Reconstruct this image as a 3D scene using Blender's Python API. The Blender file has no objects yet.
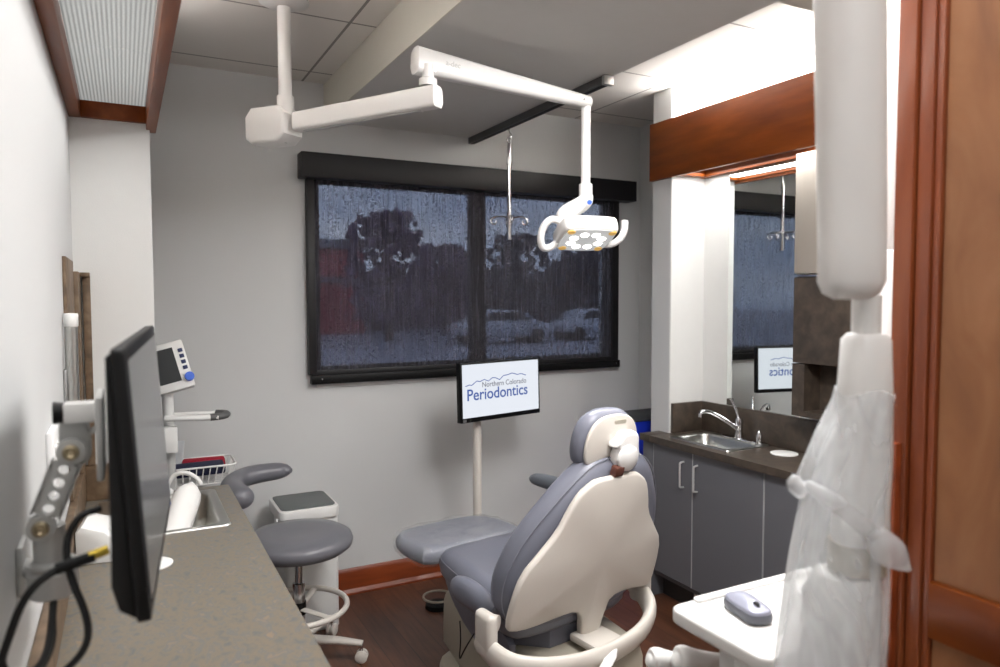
import bpy, bmesh, math, random
from mathutils import Vector, Matrix, Euler
random.seed(7)
PI = math.pi
scene = bpy.context.scene
C = scene.collection

# ------------------------------------------------------------------ camera, world, lights, exposure
H = 1.6
yaw, pit, rol = 0.4839, 0.0506, 0.002
F = Vector((math.sin(yaw)*math.cos(pit), math.cos(yaw)*math.cos(pit), -math.sin(pit)))
Rr = Vector((math.cos(yaw), -math.sin(yaw), 0)); U = Rr.cross(F)
Rc = Rr*math.cos(rol) - U*math.sin(rol); Uc = U*math.cos(rol) + Rr*math.sin(rol)
cam = bpy.data.cameras.new('camera'); camo = bpy.data.objects.new('camera', cam); C.objects.link(camo)
camo.matrix_world = Matrix(((Rc.x, Uc.x, -F.x, 0), (Rc.y, Uc.y, -F.y, 0), (Rc.z, Uc.z, -F.z, H), (0, 0, 0, 1)))
cam.sensor_width = 36; cam.lens = 36*715/1000; cam.clip_start = 0.02; cam.clip_end = 300
cam.dof.use_dof = True; cam.dof.focus_distance = 2.7; cam.dof.aperture_fstop = 3.2
scene.camera = camo

world = bpy.data.worlds.new('overcast'); scene.world = world; world.use_nodes = True
wn = world.node_tree.nodes; wl = world.node_tree.links
bg = wn['Background']; bg.inputs[1].default_value = 5.2
tc = wn.new('ShaderNodeTexCoord'); mp = wn.new('ShaderNodeMapping'); mp.inputs['Scale'].default_value = (2, 2, 6)
nz = wn.new('ShaderNodeTexNoise'); nz.inputs['Scale'].default_value = 2.2; nz.inputs['Detail'].default_value = 5
cr = wn.new('ShaderNodeValToRGB')
cr.color_ramp.elements[0].position = 0.35; cr.color_ramp.elements[0].color = (0.36, 0.46, 0.72, 1)
cr.color_ramp.elements[1].position = 0.65; cr.color_ramp.elements[1].color = (0.72, 0.80, 1.0, 1)
wl.new(tc.outputs['Generated'], mp.inputs[0]); wl.new(mp.outputs[0], nz.inputs[0]); wl.new(nz.outputs[0], cr.inputs[0]); wl.new(cr.outputs[0], bg.inputs[0])

def area(name, loc, size, power, rot=(0, 0, 0), color=(1, 1, 1), spread=180):
    l = bpy.data.lights.new(name, 'AREA'); l.shape = 'RECTANGLE'; l.size, l.size_y = size
    l.energy = power; l.color = color; l.spread = math.radians(spread)
    o = bpy.data.objects.new(name, l); C.objects.link(o); o.location = loc; o.rotation_euler = rot
    o.visible_camera = False
    return o
area('right_cove_uplight', (2.66, 1.75, 2.50), (0.16, 2.4), 34, (PI, 0, 0), (1, 0.99, 0.975))
area('right_alcove_light', (2.68, 1.95, 2.255), (0.14, 1.9), 8, (0, 0, 0), (1, 0.99, 0.97))
area('left_cove_uplight', (-0.03, 1.7, 2.50), (0.14, 2.2), 13, (PI, 0, 0), (1, 0.99, 0.975))
area('left_alcove_light', (-0.015, 1.75, 2.275), (0.15, 2.1), 3.2, (0, 0, 0), (1, 0.985, 0.965), 130)
area('ceiling_fill', (1.38, 1.15, 2.50), (0.6, 1.2), 42, (0, 0, 0), (1, 0.99, 0.98))  # added fill light below the soffit, out of view, no fixture there
area('rear_fill', (0.62, -0.35, 2.69), (0.5, 0.9), 8, (0, 0, 0), (1, 0.99, 0.98))  # added fill light from behind the camera, stands for no fixture

vs = scene.view_settings
vs.view_transform = 'Standard'; vs.look = 'None'; vs.gamma = 1; vs.use_curve_mapping = False; vs.exposure = 0.68

# ------------------------------------------------------------------ materials
def lin(c):
    c = c/255.0
    return c/12.92 if c <= 0.04045 else ((c+0.055)/1.055)**2.4
def rgb(r, g, b): return (lin(r), lin(g), lin(b), 1)
def mat(name, col, rough=0.5, metal=0.0, spec=0.5, noise=0.0, nscale=20, bump=0.0, bscale=60, coat=0.0, emit=None, estr=0.0, stretch=(1, 1, 1), alpha=None, trans=0.0, ior=1.45):
    m = bpy.data.materials.new(name); m.use_nodes = True
    nt = m.node_tree; b = nt.nodes['Principled BSDF']
    b.inputs['Base Color'].default_value = col; b.inputs['Roughness'].default_value = rough
    b.inputs['Metallic'].default_value = metal; b.inputs['Specular IOR Level'].default_value = spec
    b.inputs['Coat Weight'].default_value = coat; b.inputs['Coat Roughness'].default_value = 0.15
    b.inputs['Transmission Weight'].default_value = trans; b.inputs['IOR'].default_value = ior
    if alpha is not None: b.inputs['Alpha'].default_value = alpha
    if emit: b.inputs['Emission Color'].default_value = emit; b.inputs['Emission Strength'].default_value = estr
    t = nt.nodes.new('ShaderNodeTexCoord'); mm = nt.nodes.new('ShaderNodeMapping'); mm.inputs['Scale'].default_value = stretch
    nt.links.new(t.outputs['Object'], mm.inputs[0])
    n = nt.nodes.new('ShaderNodeTexNoise'); n.inputs['Scale'].default_value = nscale; n.inputs['Detail'].default_value = 4
    nt.links.new(mm.outputs[0], n.inputs[0])
    mx = nt.nodes.new('ShaderNodeMixRGB'); mx.blend_type = 'MIX'
    k = max(noise, 0.02)
    mx.inputs[1].default_value = tuple(c*(1-k) for c in col[:3])+(1,); mx.inputs[2].default_value = tuple(min(1, c*(1+k)) for c in col[:3])+(1,)
    nt.links.new(n.outputs[0], mx.inputs[0]); nt.links.new(mx.outputs[0], b.inputs['Base Color'])
    if bump:
        n2 = nt.nodes.new('ShaderNodeTexNoise'); n2.inputs['Scale'].default_value = bscale; n2.inputs['Detail'].default_value = 3
        nt.links.new(mm.outputs[0], n2.inputs[0])
        bp = nt.nodes.new('ShaderNodeBump'); bp.inputs['Strength'].default_value = bump; bp.inputs['Distance'].default_value = 0.01
        nt.links.new(n2.outputs[0], bp.inputs['Height']); nt.links.new(bp.outputs[0], b.inputs['Normal'])
    return m
def ramp_mat(name, cols, rough, scale, stretch, detail=6, bump=0.05, coat=0.0, spec=0.5, distortion=0.0):
    m = bpy.data.materials.new(name); m.use_nodes = True; nt = m.node_tree; b = nt.nodes['Principled BSDF']
    t = nt.nodes.new('ShaderNodeTexCoord'); mm = nt.nodes.new('ShaderNodeMapping'); mm.inputs['Scale'].default_value = stretch
    n = nt.nodes.new('ShaderNodeTexNoise'); n.inputs['Scale'].default_value = scale; n.inputs['Detail'].default_value = detail; n.inputs['Distortion'].default_value = distortion
    r = nt.nodes.new('ShaderNodeValToRGB'); e = r.color_ramp.elements
    e[0].position = cols[0][0]; e[0].color = cols[0][1]; e[1].position = cols[-1][0]; e[1].color = cols[-1][1]
    for p, c in cols[1:-1]: x = e.new(p); x.color = c
    nt.links.new(t.outputs['Object'], mm.inputs[0]); nt.links.new(mm.outputs[0], n.inputs[0]); nt.links.new(n.outputs[0], r.inputs[0]); nt.links.new(r.outputs[0], b.inputs['Base Color'])
    b.inputs['Roughness'].default_value = rough; b.inputs['Coat Weight'].default_value = coat; b.inputs['Coat Roughness'].default_value = 0.12; b.inputs['Specular IOR Level'].default_value = spec
    if bump:
        bp = nt.nodes.new('ShaderNodeBump'); bp.inputs['Strength'].default_value = bump; bp.inputs['Distance'].default_value = 0.01
        nt.links.new(n.outputs[0], bp.inputs['Height']); nt.links.new(bp.outputs[0], b.inputs['Normal'])
    return m
M = {}
M['wall'] = mat('wall_paint', rgb(203, 204, 204), 0.75, noise=0.015, nscale=3, bump=0.08, bscale=220)
M['cream'] = mat('pale_panel_paint', rgb(219, 219, 217), 0.7, noise=0.015, bump=0.08, bscale=220)
M['soffit'] = mat('soffit_paint', rgb(206, 205, 202), 0.8, noise=0.01)
M['soffit_side'] = mat('soffit_side_paint', rgb(212, 209, 198), 0.8, noise=0.01)
M['cherry'] = ramp_mat('cherry_wood', [(0.3, rgb(104, 46, 10)), (0.55, rgb(124, 60, 15)), (0.75, rgb(140, 72, 22))], 0.42, 3.0, (6, 1.1, 6), bump=0.03, coat=0.08, spec=0.3)
M['cherry_v'] = ramp_mat('cherry_wood_upright', [(0.3, rgb(112, 52, 24)), (0.55, rgb(132, 66, 34)), (0.75, rgb(148, 82, 46))], 0.36, 3.0, (5, 5, 0.9), bump=0.03, coat=0.2)
M['cherry_panel'] = ramp_mat('cherry_wood_panel', [(0.3, rgb(132, 86, 54)), (0.5, rgb(148, 98, 62)), (0.75, rgb(164, 114, 76))], 0.45, 4.0, (2.5, 2.5, 0.9), bump=0.03, coat=0.1, distortion=1.2)
M['base_wood'] = ramp_mat('baseboard_wood', [(0.3, rgb(110, 46, 18)), (0.6, rgb(136, 62, 28)), (0.8, rgb(150, 74, 36))], 0.35, 3.0, (1.2, 5, 8), bump=0.02, coat=0.3)
M['counter'] = ramp_mat('speckled_laminate', [(0.30, rgb(86, 90, 93)), (0.40, rgb(104, 99, 91)), (0.50, rgb(115, 104, 88)), (0.60, rgb(96, 98, 98)), (0.72, rgb(130, 112, 92))], 0.36, 48, (1, 0.7, 1), detail=9, bump=0.0, distortion=0.4)
M['dark_shaded_lam'] = ramp_mat('dark_shaded_laminate', [(0.3, rgb(56, 48, 42)), (0.5, rgb(68, 59, 51)), (0.7, rgb(80, 69, 59))], 0.4, 22, (1, 1, 1), bump=0.0, distortion=0.5)  # on the right counter: left counter's laminate with weaker light put into its colour
M['brown_lam'] = ramp_mat('brown_laminate', [(0.3, rgb(82, 66, 50)), (0.5, rgb(104, 84, 64)), (0.7, rgb(122, 102, 80))], 0.5, 26, (1, 1, 1), bump=0.0, distortion=0.5)
M['cab'] = mat('grey_cabinet_laminate', rgb(98, 99, 104), 0.5, noise=0.03, nscale=120)
M['cab_edge'] = mat('cabinet_edge_banding', rgb(168, 168, 170), 0.5)
M['toe'] = mat('toe_kick', rgb(48, 46, 46), 0.6)
M['steel'] = mat('brushed_steel', rgb(196, 196, 192), 0.28, metal=1.0, noise=0.04, nscale=60)
M['chrome'] = mat('chrome', rgb(215, 215, 218), 0.12, metal=1.0)
M['handle'] = mat('satin_handle', rgb(214, 214, 214), 0.4, metal=0.5)
M['alum'] = mat('satin_aluminium', rgb(170, 170, 170), 0.4, metal=0.85)
M['white'] = mat('white_enamel', rgb(224, 223, 221), 0.3, noise=0.01)
M['white2'] = mat('white_plastic', rgb(226, 226, 224), 0.4, noise=0.01)
M['beige'] = mat('warm_grey_shell', rgb(206, 200, 192), 0.38, noise=0.01)
M['pedestal'] = mat('pedestal_cover', rgb(170, 164, 150), 0.45, noise=0.02)
M['armgrey'] = mat('arm_grey_paint', rgb(192, 192, 190), 0.4, metal=0.2)
M['vinyl'] = mat('grey_vinyl', rgb(112, 114, 126), 0.36, noise=0.02, nscale=8, bump=0.03, bscale=90)
M['vinyl_dark'] = mat('dark_grey_vinyl', rgb(84, 88, 94), 0.36, noise=0.02, nscale=8)
M['stool_vinyl'] = mat('stool_vinyl', rgb(104, 104, 110), 0.34, noise=0.02, nscale=8)
M['seam'] = mat('vinyl_piping', rgb(132, 134, 144), 0.4)
M['black'] = mat('black_plastic', rgb(10, 10, 11), 0.45, spec=0.3)
M['black_soft'] = mat('black_rubber', rgb(14, 14, 15), 0.55)
M['screen'] = mat('dark_screen_glass', rgb(66, 68, 70), 0.16, spec=0.7)
M['screen_v'] = mat('small_dark_display', rgb(46, 48, 50), 0.2)
M['shade_dark'] = mat('shade_cassette', rgb(24, 23, 25), 0.5, noise=0.03)
M['winframe'] = mat('window_frame_dark', rgb(40, 40, 42), 0.45)
M['blue'] = mat('blue_bin_plastic', rgb(20, 44, 170), 0.45)
M['bluelid'] = mat('dark_bin_liner', rgb(48, 50, 56), 0.5)
M['screen_on'] = mat('lit_display', rgb(26, 27, 30), 0.3, emit=rgb(238, 243, 252), estr=0.58)
M['text_blue'] = mat('display_blue', rgb(16, 22, 40), 0.5, emit=rgb(58, 88, 160), estr=0.6)
M['text_grey'] = mat('display_grey', rgb(22, 22, 24), 0.5, emit=rgb(130, 132, 142), estr=0.55)
M['led'] = mat('led_glow', (1, 1, 1, 1), 0.3, emit=(1, 0.98, 0.93, 1), estr=9)
M['amber'] = mat('amber_reflector', rgb(200, 160, 90), 0.3, emit=rgb(214, 170, 90), estr=0.35)
M['lens_d'] = mat('lamp_lens_plate', rgb(150, 150, 148), 0.25, emit=(1, 1, 1, 1), estr=0.25)
M['tube_glow'] = mat('fluorescent_tube', (1, 1, 1, 1), 0.3, emit=(1, 0.98, 0.95, 1), estr=6)
M['red'] = mat('red_cloth', rgb(150, 22, 44), 0.6)
M['navy'] = mat('navy_cloth', rgb(30, 34, 60), 0.6)
M['paper'] = mat('pale_paper', rgb(215, 222, 226), 0.6)
M['btn'] = mat('blue_knob', rgb(70, 110, 215), 0.4)
M['btn2'] = mat('dark_blue_buttons', rgb(44, 54, 96), 0.4)
M['mouse'] = mat('mouse_top', rgb(150, 152, 168), 0.35, metal=0.3)
M['mouse2'] = mat('mouse_side', rgb(98, 100, 108), 0.45)
M['brownplug'] = mat('brown_latch', rgb(92, 54, 44), 0.4)
M['ivory'] = mat('ivory_plate', rgb(236, 236, 236), 0.4)
M['gold'] = mat('yellow_brass', rgb(206, 178, 70), 0.35, metal=0.6)
M['bronze'] = mat('bolt_bronze', rgb(186, 172, 144), 0.35, metal=0.8)
M['stainless_lam'] = mat('pale_metal_laminate', rgb(168, 160, 150), 0.45, metal=0.2, noise=0.03, nscale=80, stretch=(1, 1, 0.05))
M['topdark'] = mat('ribbed_mat_grey', rgb(94, 98, 98), 0.5)
M['track_grey'] = mat('track_grey', rgb(92, 92, 92), 0.5, metal=0.3)
# glass
g = bpy.data.materials.new('window_glass'); g.use_nodes = True; nt = g.node_tree; nt.nodes.clear()
o_ = nt.nodes.new('ShaderNodeOutputMaterial'); mx = nt.nodes.new('ShaderNodeMixShader'); tr = nt.nodes.new('ShaderNodeBsdfTransparent'); gl = nt.nodes.new('ShaderNodeBsdfGlossy'); gl.inputs['Roughness'].default_value = 0.02
tr.inputs[0].default_value = (0.9, 0.92, 0.94, 1); mx.inputs[0].default_value = 0.06
nt.links.new(tr.outputs[0], mx.inputs[1]); nt.links.new(gl.outputs[0], mx.inputs[2]); nt.links.new(mx.outputs[0], o_.inputs[0]); M['glass'] = g
# solar shade fabric: open weave, mostly dark yarn
g = bpy.data.materials.new('solar_shade_fabric'); g.use_nodes = True; nt = g.node_tree; nt.nodes.clear()
o_ = nt.nodes.new('ShaderNodeOutputMaterial'); mx = nt.nodes.new('ShaderNodeMixShader'); tr = nt.nodes.new('ShaderNodeBsdfTransparent'); df = nt.nodes.new('ShaderNodeBsdfDiffuse')
df.inputs[0].default_value = rgb(60, 59, 62)
t = nt.nodes.new('ShaderNodeTexCoord'); m1 = nt.nodes.new('ShaderNodeMapping'); m1.inputs['Scale'].default_value = (1, 1, 0.03)
n1 = nt.nodes.new('ShaderNodeTexNoise'); n1.inputs['Scale'].default_value = 260; n1.inputs['Detail'].default_value = 4
n3 = nt.nodes.new('ShaderNodeTexNoise'); n3.inputs['Scale'].default_value = 150; n3.inputs['Detail'].default_value = 3
r3 = nt.nodes.new('ShaderNodeValToRGB'); r3.color_ramp.elements[0].position = 0.36; r3.color_ramp.elements[0].color = rgb(50, 49, 53); r3.color_ramp.elements[1].position = 0.66; r3.color_ramp.elements[1].color = rgb(80, 79, 86)
nt.links.new(n3.outputs[0], r3.inputs[0]); nt.links.new(r3.outputs[0], df.inputs[0]); nt.links.new(m1.outputs[0], n3.inputs[0])
m2 = nt.nodes.new('ShaderNodeMapping'); m2.inputs['Scale'].default_value = (0.5, 1, 0.7)
n2 = nt.nodes.new('ShaderNodeTexNoise'); n2.inputs['Scale'].default_value = 130; n2.inputs['Detail'].default_value = 2
ad = nt.nodes.new('ShaderNodeMath'); ad.operation = 'ADD'
mr = nt.nodes.new('ShaderNodeMapRange'); mr.inputs['From Min'].default_value = 0.75; mr.inputs['From Max'].default_value = 1.25; mr.inputs['To Min'].default_value = 0.12; mr.inputs['To Max'].default_value = 0.26
for a, b in ((t.outputs['Object'], m1.inputs[0]), (t.outputs['Object'], m2.inputs[0]), (m1.outputs[0], n1.inputs[0]), (m2.outputs[0], n2.inputs[0]), (n1.outputs[0], ad.inputs[0]), (n2.outputs[0], ad.inputs[1]), (ad.outputs[0], mr.inputs[0]), (mr.outputs[0], mx.inputs[0]), (df.outputs[0], mx.inputs[1]), (tr.outputs[0], mx.inputs[2]), (mx.outputs[0], o_.inputs[0])): nt.links.new(a, b)
M['fabric'] = g
# mirror
M['mirror'] = mat('mirror_silver', rgb(232, 236, 234), 0.02, metal=1.0)
# clear / milky plastics
def plastic_film(name, tint, opac, rough, scale=16, bump=0.6, stretch=(1, 1, 1)):
    g = bpy.data.materials.new(name); g.use_nodes = True; nt = g.node_tree; nt.nodes.clear()
    o_ = nt.nodes.new('ShaderNodeOutputMaterial'); mx = nt.nodes.new('ShaderNodeMixShader'); tr = nt.nodes.new('ShaderNodeBsdfTransparent')
    b = nt.nodes.new('ShaderNodeBsdfPrincipled'); b.inputs['Base Color'].default_value = tint; b.inputs['Roughness'].default_value = rough
    t = nt.nodes.new('ShaderNodeTexCoord'); mp_ = nt.nodes.new('ShaderNodeMapping'); mp_.inputs['Scale'].default_value = stretch; n = nt.nodes.new('ShaderNodeTexNoise'); n.inputs['Scale'].default_value = scale; n.inputs['Detail'].default_value = 3; n.inputs['Distortion'].default_value = 1.0
    mr = nt.nodes.new('ShaderNodeMapRange'); mr.inputs['From Min'].default_value = 0.3; mr.inputs['From Max'].default_value = 0.7
    mr.inputs['To Min'].default_value = opac[0]; mr.inputs['To Max'].default_value = opac[1]
    bp = nt.nodes.new('ShaderNodeBump'); bp.inputs['Strength'].default_value = bump; bp.inputs['Distance'].default_value = 0.02
    for a, c in ((t.outputs['Object'], mp_.inputs[0]), (mp_.outputs[0], n.inputs[0]), (n.outputs[0], mr.inputs[0]), (mr.outputs[0], mx.inputs[0]), (tr.outputs[0], mx.inputs[1]), (b.outputs[0], mx.inputs[2]), (n.outputs[0], bp.inputs['Height']), (bp.outputs[0], b.inputs['Normal']), (mx.outputs[0], o_.inputs[0])): nt.links.new(a, c)
    return g
M['film'] = plastic_film('clear_plastic_film', (0.8, 0.83, 0.85, 1), (0.05, 0.22), 0.08)
M['bag'] = plastic_film('milky_plastic_sleeve', (0.92, 0.94, 0.96, 1), (0.15, 0.62), 0.12, 9, 0.5, (1, 1, 0.45))

# floor planks
g = bpy.data.materials.new('dark_wood_planks'); g.use_nodes = True; nt = g.node_tree; b = nt.nodes['Principled BSDF']
t = nt.nodes.new('ShaderNodeTexCoord'); mpp = nt.nodes.new('ShaderNodeMapping'); mpp.inputs['Rotation'].default_value = (0, 0, PI/2)
br = nt.nodes.new('ShaderNodeTexBrick'); br.inputs['Scale'].default_value = 1; br.inputs['Brick Width'].default_value = 1.2; br.inputs['Row Height'].default_value = 0.125
br.inputs['Mortar Size'].default_value = 0.0015; br.inputs['Color1'].default_value = rgb(72, 45, 33); br.inputs['Color2'].default_value = rgb(94, 59, 41); br.inputs['Mortar'].default_value = rgb(36, 22, 18); br.offset = 0.37
ms = nt.nodes.new('ShaderNodeMapping'); ms.inputs['Scale'].default_value = (9, 1, 1)
no = nt.nodes.new('ShaderNodeTexNoise'); no.inputs['Scale'].default_value = 5; no.inputs['Detail'].default_value = 7; no.inputs['Distortion'].default_value = 0.6
ml = nt.nodes.new('ShaderNodeMixRGB'); ml.blend_type = 'OVERLAY'; ml.inputs[0].default_value = 0.75
for a, c in ((t.outputs['Object'], mpp.inputs[0]), (mpp.outputs[0], br.inputs['Vector']), (t.outputs['Object'], ms.inputs[0]), (ms.outputs[0], no.inputs[0]), (br.outputs['Color'], ml.inputs[1]), (no.outputs[0], ml.inputs[2]), (ml.outputs[0], b.inputs['Base Color'])): nt.links.new(a, c)
b.inputs['Roughness'].default_value = 0.38
M['floor'] = g
# ceiling tiles: grid lines in object space
g = bpy.data.materials.new('ceiling_tile'); g.use_nodes = True; nt = g.node_tree; b = nt.nodes['Principled BSDF']; b.inputs['Roughness'].default_value = 0.85
t = nt.nodes.new('ShaderNodeTexCoord'); sp = nt.nodes.new('ShaderNodeSeparateXYZ'); nt.links.new(t.outputs['Object'], sp.inputs[0])
def gridline(axis, off, step, w):
    a = nt.nodes.new('ShaderNodeMath'); a.operation = 'SUBTRACT'; nt.links.new(sp.outputs[axis], a.inputs[0]); a.inputs[1].default_value = off-50*step
    p = nt.nodes.new('ShaderNodeMath'); p.operation = 'MODULO'; nt.links.new(a.outputs[0], p.inputs[0]); p.inputs[1].default_value = step
    l = nt.nodes.new('ShaderNodeMath'); l.operation = 'LESS_THAN'; nt.links.new(p.outputs[0], l.inputs[0]); l.inputs[1].default_value = w
    return l
la = gridline(0, 0.825, 0.83, 0.012); lb = gridline(1, 2.86, 0.70, 0.012)
mxx = nt.nodes.new('ShaderNodeMath'); mxx.operation = 'MAXIMUM'; nt.links.new(la.outputs[0], mxx.inputs[0]); nt.links.new(lb.outputs[0], mxx.inputs[1])
mc = nt.nodes.new('ShaderNodeMixRGB'); mc.inputs[1].default_value = rgb(226, 222, 216); mc.inputs[2].default_value = rgb(150, 147, 142)
nt.links.new(mxx.outputs[0], mc.inputs[0]); nt.links.new(mc.outputs[0], b.inputs['Base Color'])
M['tile'] = g
# prismatic light lens
g = bpy.data.materials.new('prismatic_lens'); g.use_nodes = True; nt = g.node_tree; b = nt.nodes['Principled BSDF']; b.inputs['Roughness'].default_value = 0.25
b.inputs['Base Color'].default_value = rgb(140, 142, 140)
t = nt.nodes.new('ShaderNodeTexCoord'); w1 = nt.nodes.new('ShaderNodeTexWave'); w1.bands_direction = 'X'; w1.inputs['Scale'].default_value = 30; w1.inputs['Distortion'].default_value = 0.4; w1.inputs['Detail'].default_value = 1
w2 = nt.nodes.new('ShaderNodeTexWave'); w2.bands_direction = 'Y'; w2.inputs['Scale'].default_value = 30; w2.inputs['Distortion'].default_value = 0.5
ad = nt.nodes.new('ShaderNodeMixRGB'); ad.blend_type = 'MULTIPLY'; ad.inputs[0].default_value = 0.5
rr = nt.nodes.new('ShaderNodeMapRange'); rr.inputs['To Min'].default_value = 0.10; rr.inputs['To Max'].default_value = 0.30
for a, c in ((t.outputs['Object'], w1.inputs[0]), (t.outputs['Object'], w2.inputs[0]), (w1.outputs[0], ad.inputs[1]), (w2.outputs[0], ad.inputs[2]), (ad.outputs[0], rr.inputs[0]), (rr.outputs[0], b.inputs['Emission Strength'])): nt.links.new(a, c)
b.inputs['Emission Color'].default_value = (0.96, 1, 0.98, 1); M['lens'] = g

# ------------------------------------------------------------------ geometry helpers
def chain(o):
    m = Matrix.Identity(4)
    while o is not None:
        m = (Matrix.Translation(o.location) @ o.rotation_euler.to_matrix().to_4x4()) @ m
        o = o.parent
    return m
def obj(name, bm, m, parent=None, world=True, smooth=40, sub=0, label=None):
    """links bm as one mesh object; vertices are in world space unless world=False (then in the parent's space)"""
    if world and parent is not None: bmesh.ops.transform(bm, matrix=chain(parent).inverted(), verts=bm.verts)
    bmesh.ops.recalc_face_normals(bm, faces=bm.faces)
    me = bpy.data.meshes.new(name); 
    lim = math.radians(smooth)
    for f in bm.faces: f.smooth = True
    for e in bm.edges:
        e.smooth = not (len(e.link_faces) == 2 and e.calc_face_angle(0) > lim) and len(e.link_faces) == 2
    bm.to_mesh(me); bm.free()
    o = bpy.data.objects.new(name, me); C.objects.link(o); o.parent = parent
    for x in (m if isinstance(m, (list, tuple)) else [m]): me.materials.append(M[x])
    if sub:
        s = o.modifiers.new('subdivision', 'SUBSURF'); s.levels = s.render_levels = sub
    if label: o['label'] = label
    return o
def thing(name, label, cat, loc=(0, 0, 0), rotz=0, group=None):
    o = bpy.data.objects.new(name, None); C.objects.link(o); o.location = loc; o.rotation_euler = (0, 0, rotz)
    o['label'] = label; o['category'] = cat; o.empty_display_size = 0.05
    if group: o['group'] = group
    return o
def tag(o, label, cat, group=None):
    # a thing that is one mesh: origin moved to its base centre
    me = o.data; vs_ = [v.co for v in me.vertices]
    c = Vector(((min(v.x for v in vs_)+max(v.x for v in vs_))/2, (min(v.y for v in vs_)+max(v.y for v in vs_))/2, min(v.z for v in vs_)))
    me.transform(Matrix.Translation(-c)); o.location = o.location + c
    o['label'] = label; o['category'] = cat
    if group: o['group'] = group
    return o
def struct(name, bm, m, parent=None, smooth=30):
    o = obj(name, bm, m, parent, smooth=smooth)
    if parent is None: o['kind'] = 'structure'
    return o
NB = bmesh.new
def merge(bm, b2):
    me = bpy.data.meshes.new('t'); b2.to_mesh(me); b2.free(); bm.from_mesh(me); bpy.data.meshes.remove(me)
def box(bm, x0, x1, y0, y1, z0, z1, bev=0.0, seg=2, mx=None):
    b = NB(); bmesh.ops.create_cube(b, size=1)
    bmesh.ops.transform(b, matrix=Matrix.Translation(((x0+x1)/2, (y0+y1)/2, (z0+z1)/2)) @ Matrix.Diagonal((abs(x1-x0), abs(y1-y0), abs(z1-z0), 1)), verts=b.verts)
    if bev: bmesh.ops.bevel(b, geom=b.edges[:], offset=bev, segments=seg, profile=0.5, affect='EDGES')
    if mx is not None: bmesh.ops.transform(b, matrix=mx, verts=b.verts)
    merge(bm, b); return bm
def tube(bm, pts, r, seg=12, caps=True, smooth=0, flat=None):
    """round tube through pts; r scalar or list; flat=(sx,sy) squashes the section"""
    pts = [Vector(p) for p in pts]; rs = list(r) if isinstance(r, (list, tuple)) else [r]*len(pts)
    for _ in range(smooth):
        n, m = [pts[0]], [rs[0]]
        for i in range(len(pts)-1):
            n += [pts[i]*0.75+pts[i+1]*0.25, pts[i]*0.25+pts[i+1]*0.75]; m += [rs[i]*0.75+rs[i+1]*0.25, rs[i]*0.25+rs[i+1]*0.75]
        n.append(pts[-1]); m.append(rs[-1]); pts, rs = n, m
    T = []
    for i in range(len(pts)):
        a = pts[max(i-1, 0)]; b = pts[min(i+1, len(pts)-1)]; T.append((b-a).normalized())
    up = Vector((0, 0, 1)) if abs(T[0].z) < 0.9 else Vector((1, 0, 0))
    nrm = (up - T[0]*up.dot(T[0])).normalized(); rings = []
    for i, p in enumerate(pts):
        nrm = (nrm - T[i]*nrm.dot(T[i])).normalized(); bi = T[i].cross(nrm)
        sx, sy = flat if flat else (1, 1)
        rings.append([bm.verts.new(p + (nrm*math.cos(2*PI*k/seg)*sx + bi*math.sin(2*PI*k/seg)*sy)*rs[i]) for k in range(seg)])
    for a, b in zip(rings, rings[1:]):
        for k in range(seg): bm.faces.new((a[k], a[(k+1) % seg], b[(k+1) % seg], b[k]))
    if caps: bm.faces.new(rings[0][::-1]); bm.faces.new(rings[-1])
    return bm
def loop_tube(bm, pts, r, seg=8):
    pts = [Vector(p) for p in pts]; n = len(pts); rings = []
    c = sum(pts, Vector())/n; ax = (pts[0]-c).cross(pts[n//4]-c).normalized()
    for i, p in enumerate(pts):
        t = (pts[(i+1) % n]-pts[i-1]).normalized(); s = t.cross(ax).normalized()
        rings.append([bm.verts.new(p+(ax*math.cos(2*PI*k/seg)+s*math.sin(2*PI*k/seg))*r) for k in range(seg)])
    for i in range(n):
        a, b = rings[i], rings[(i+1) % n]
        for k in range(seg): bm.faces.new((a[k], a[(k+1) % seg], b[(k+1) % seg], b[k]))
    return bm
def lathe(bm, prof, c=(0, 0, 0), seg=32, mx=None, sx=1, sy=1):
    b = NB(); rings = []
    for r, z in prof:
        if r < 1e-6: rings.append([b.verts.new((0, 0, z))])
        else: rings.append([b.verts.new((r*sx*math.cos(2*PI*k/seg), r*sy*math.sin(2*PI*k/seg), z)) for k in range(seg)])
    for a, d in zip(rings, rings[1:]):
        for k in range(seg):
            k2 = (k+1) % seg
            if len(a) == 1 and len(d) == 1: continue
            if len(a) == 1: b.faces.new((a[0], d[k2], d[k]))
            elif len(d) == 1: b.faces.new((a[k], a[k2], d[0]))
            else: b.faces.new((a[k], a[k2], d[k2], d[k]))
    if len(rings[0]) > 1: b.faces.new(rings[0][::-1])
    if len(rings[-1]) > 1: b.faces.new(rings[-1])
    bmesh.ops.transform(b, matrix=(mx if mx is not None else Matrix.Translation(c)), verts=b.verts)
    merge(bm, b); return bm
def smooth2d(pts, n=2):
    for _ in range(n):
        q = []
        for i in range(len(pts)):
            a, b = pts[i], pts[(i+1) % len(pts)]
            q += [(a[0]*0.75+b[0]*0.25, a[1]*0.75+b[1]*0.25), (a[0]*0.25+b[0]*0.75, a[1]*0.25+b[1]*0.75)]
        pts = q
    return pts
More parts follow.
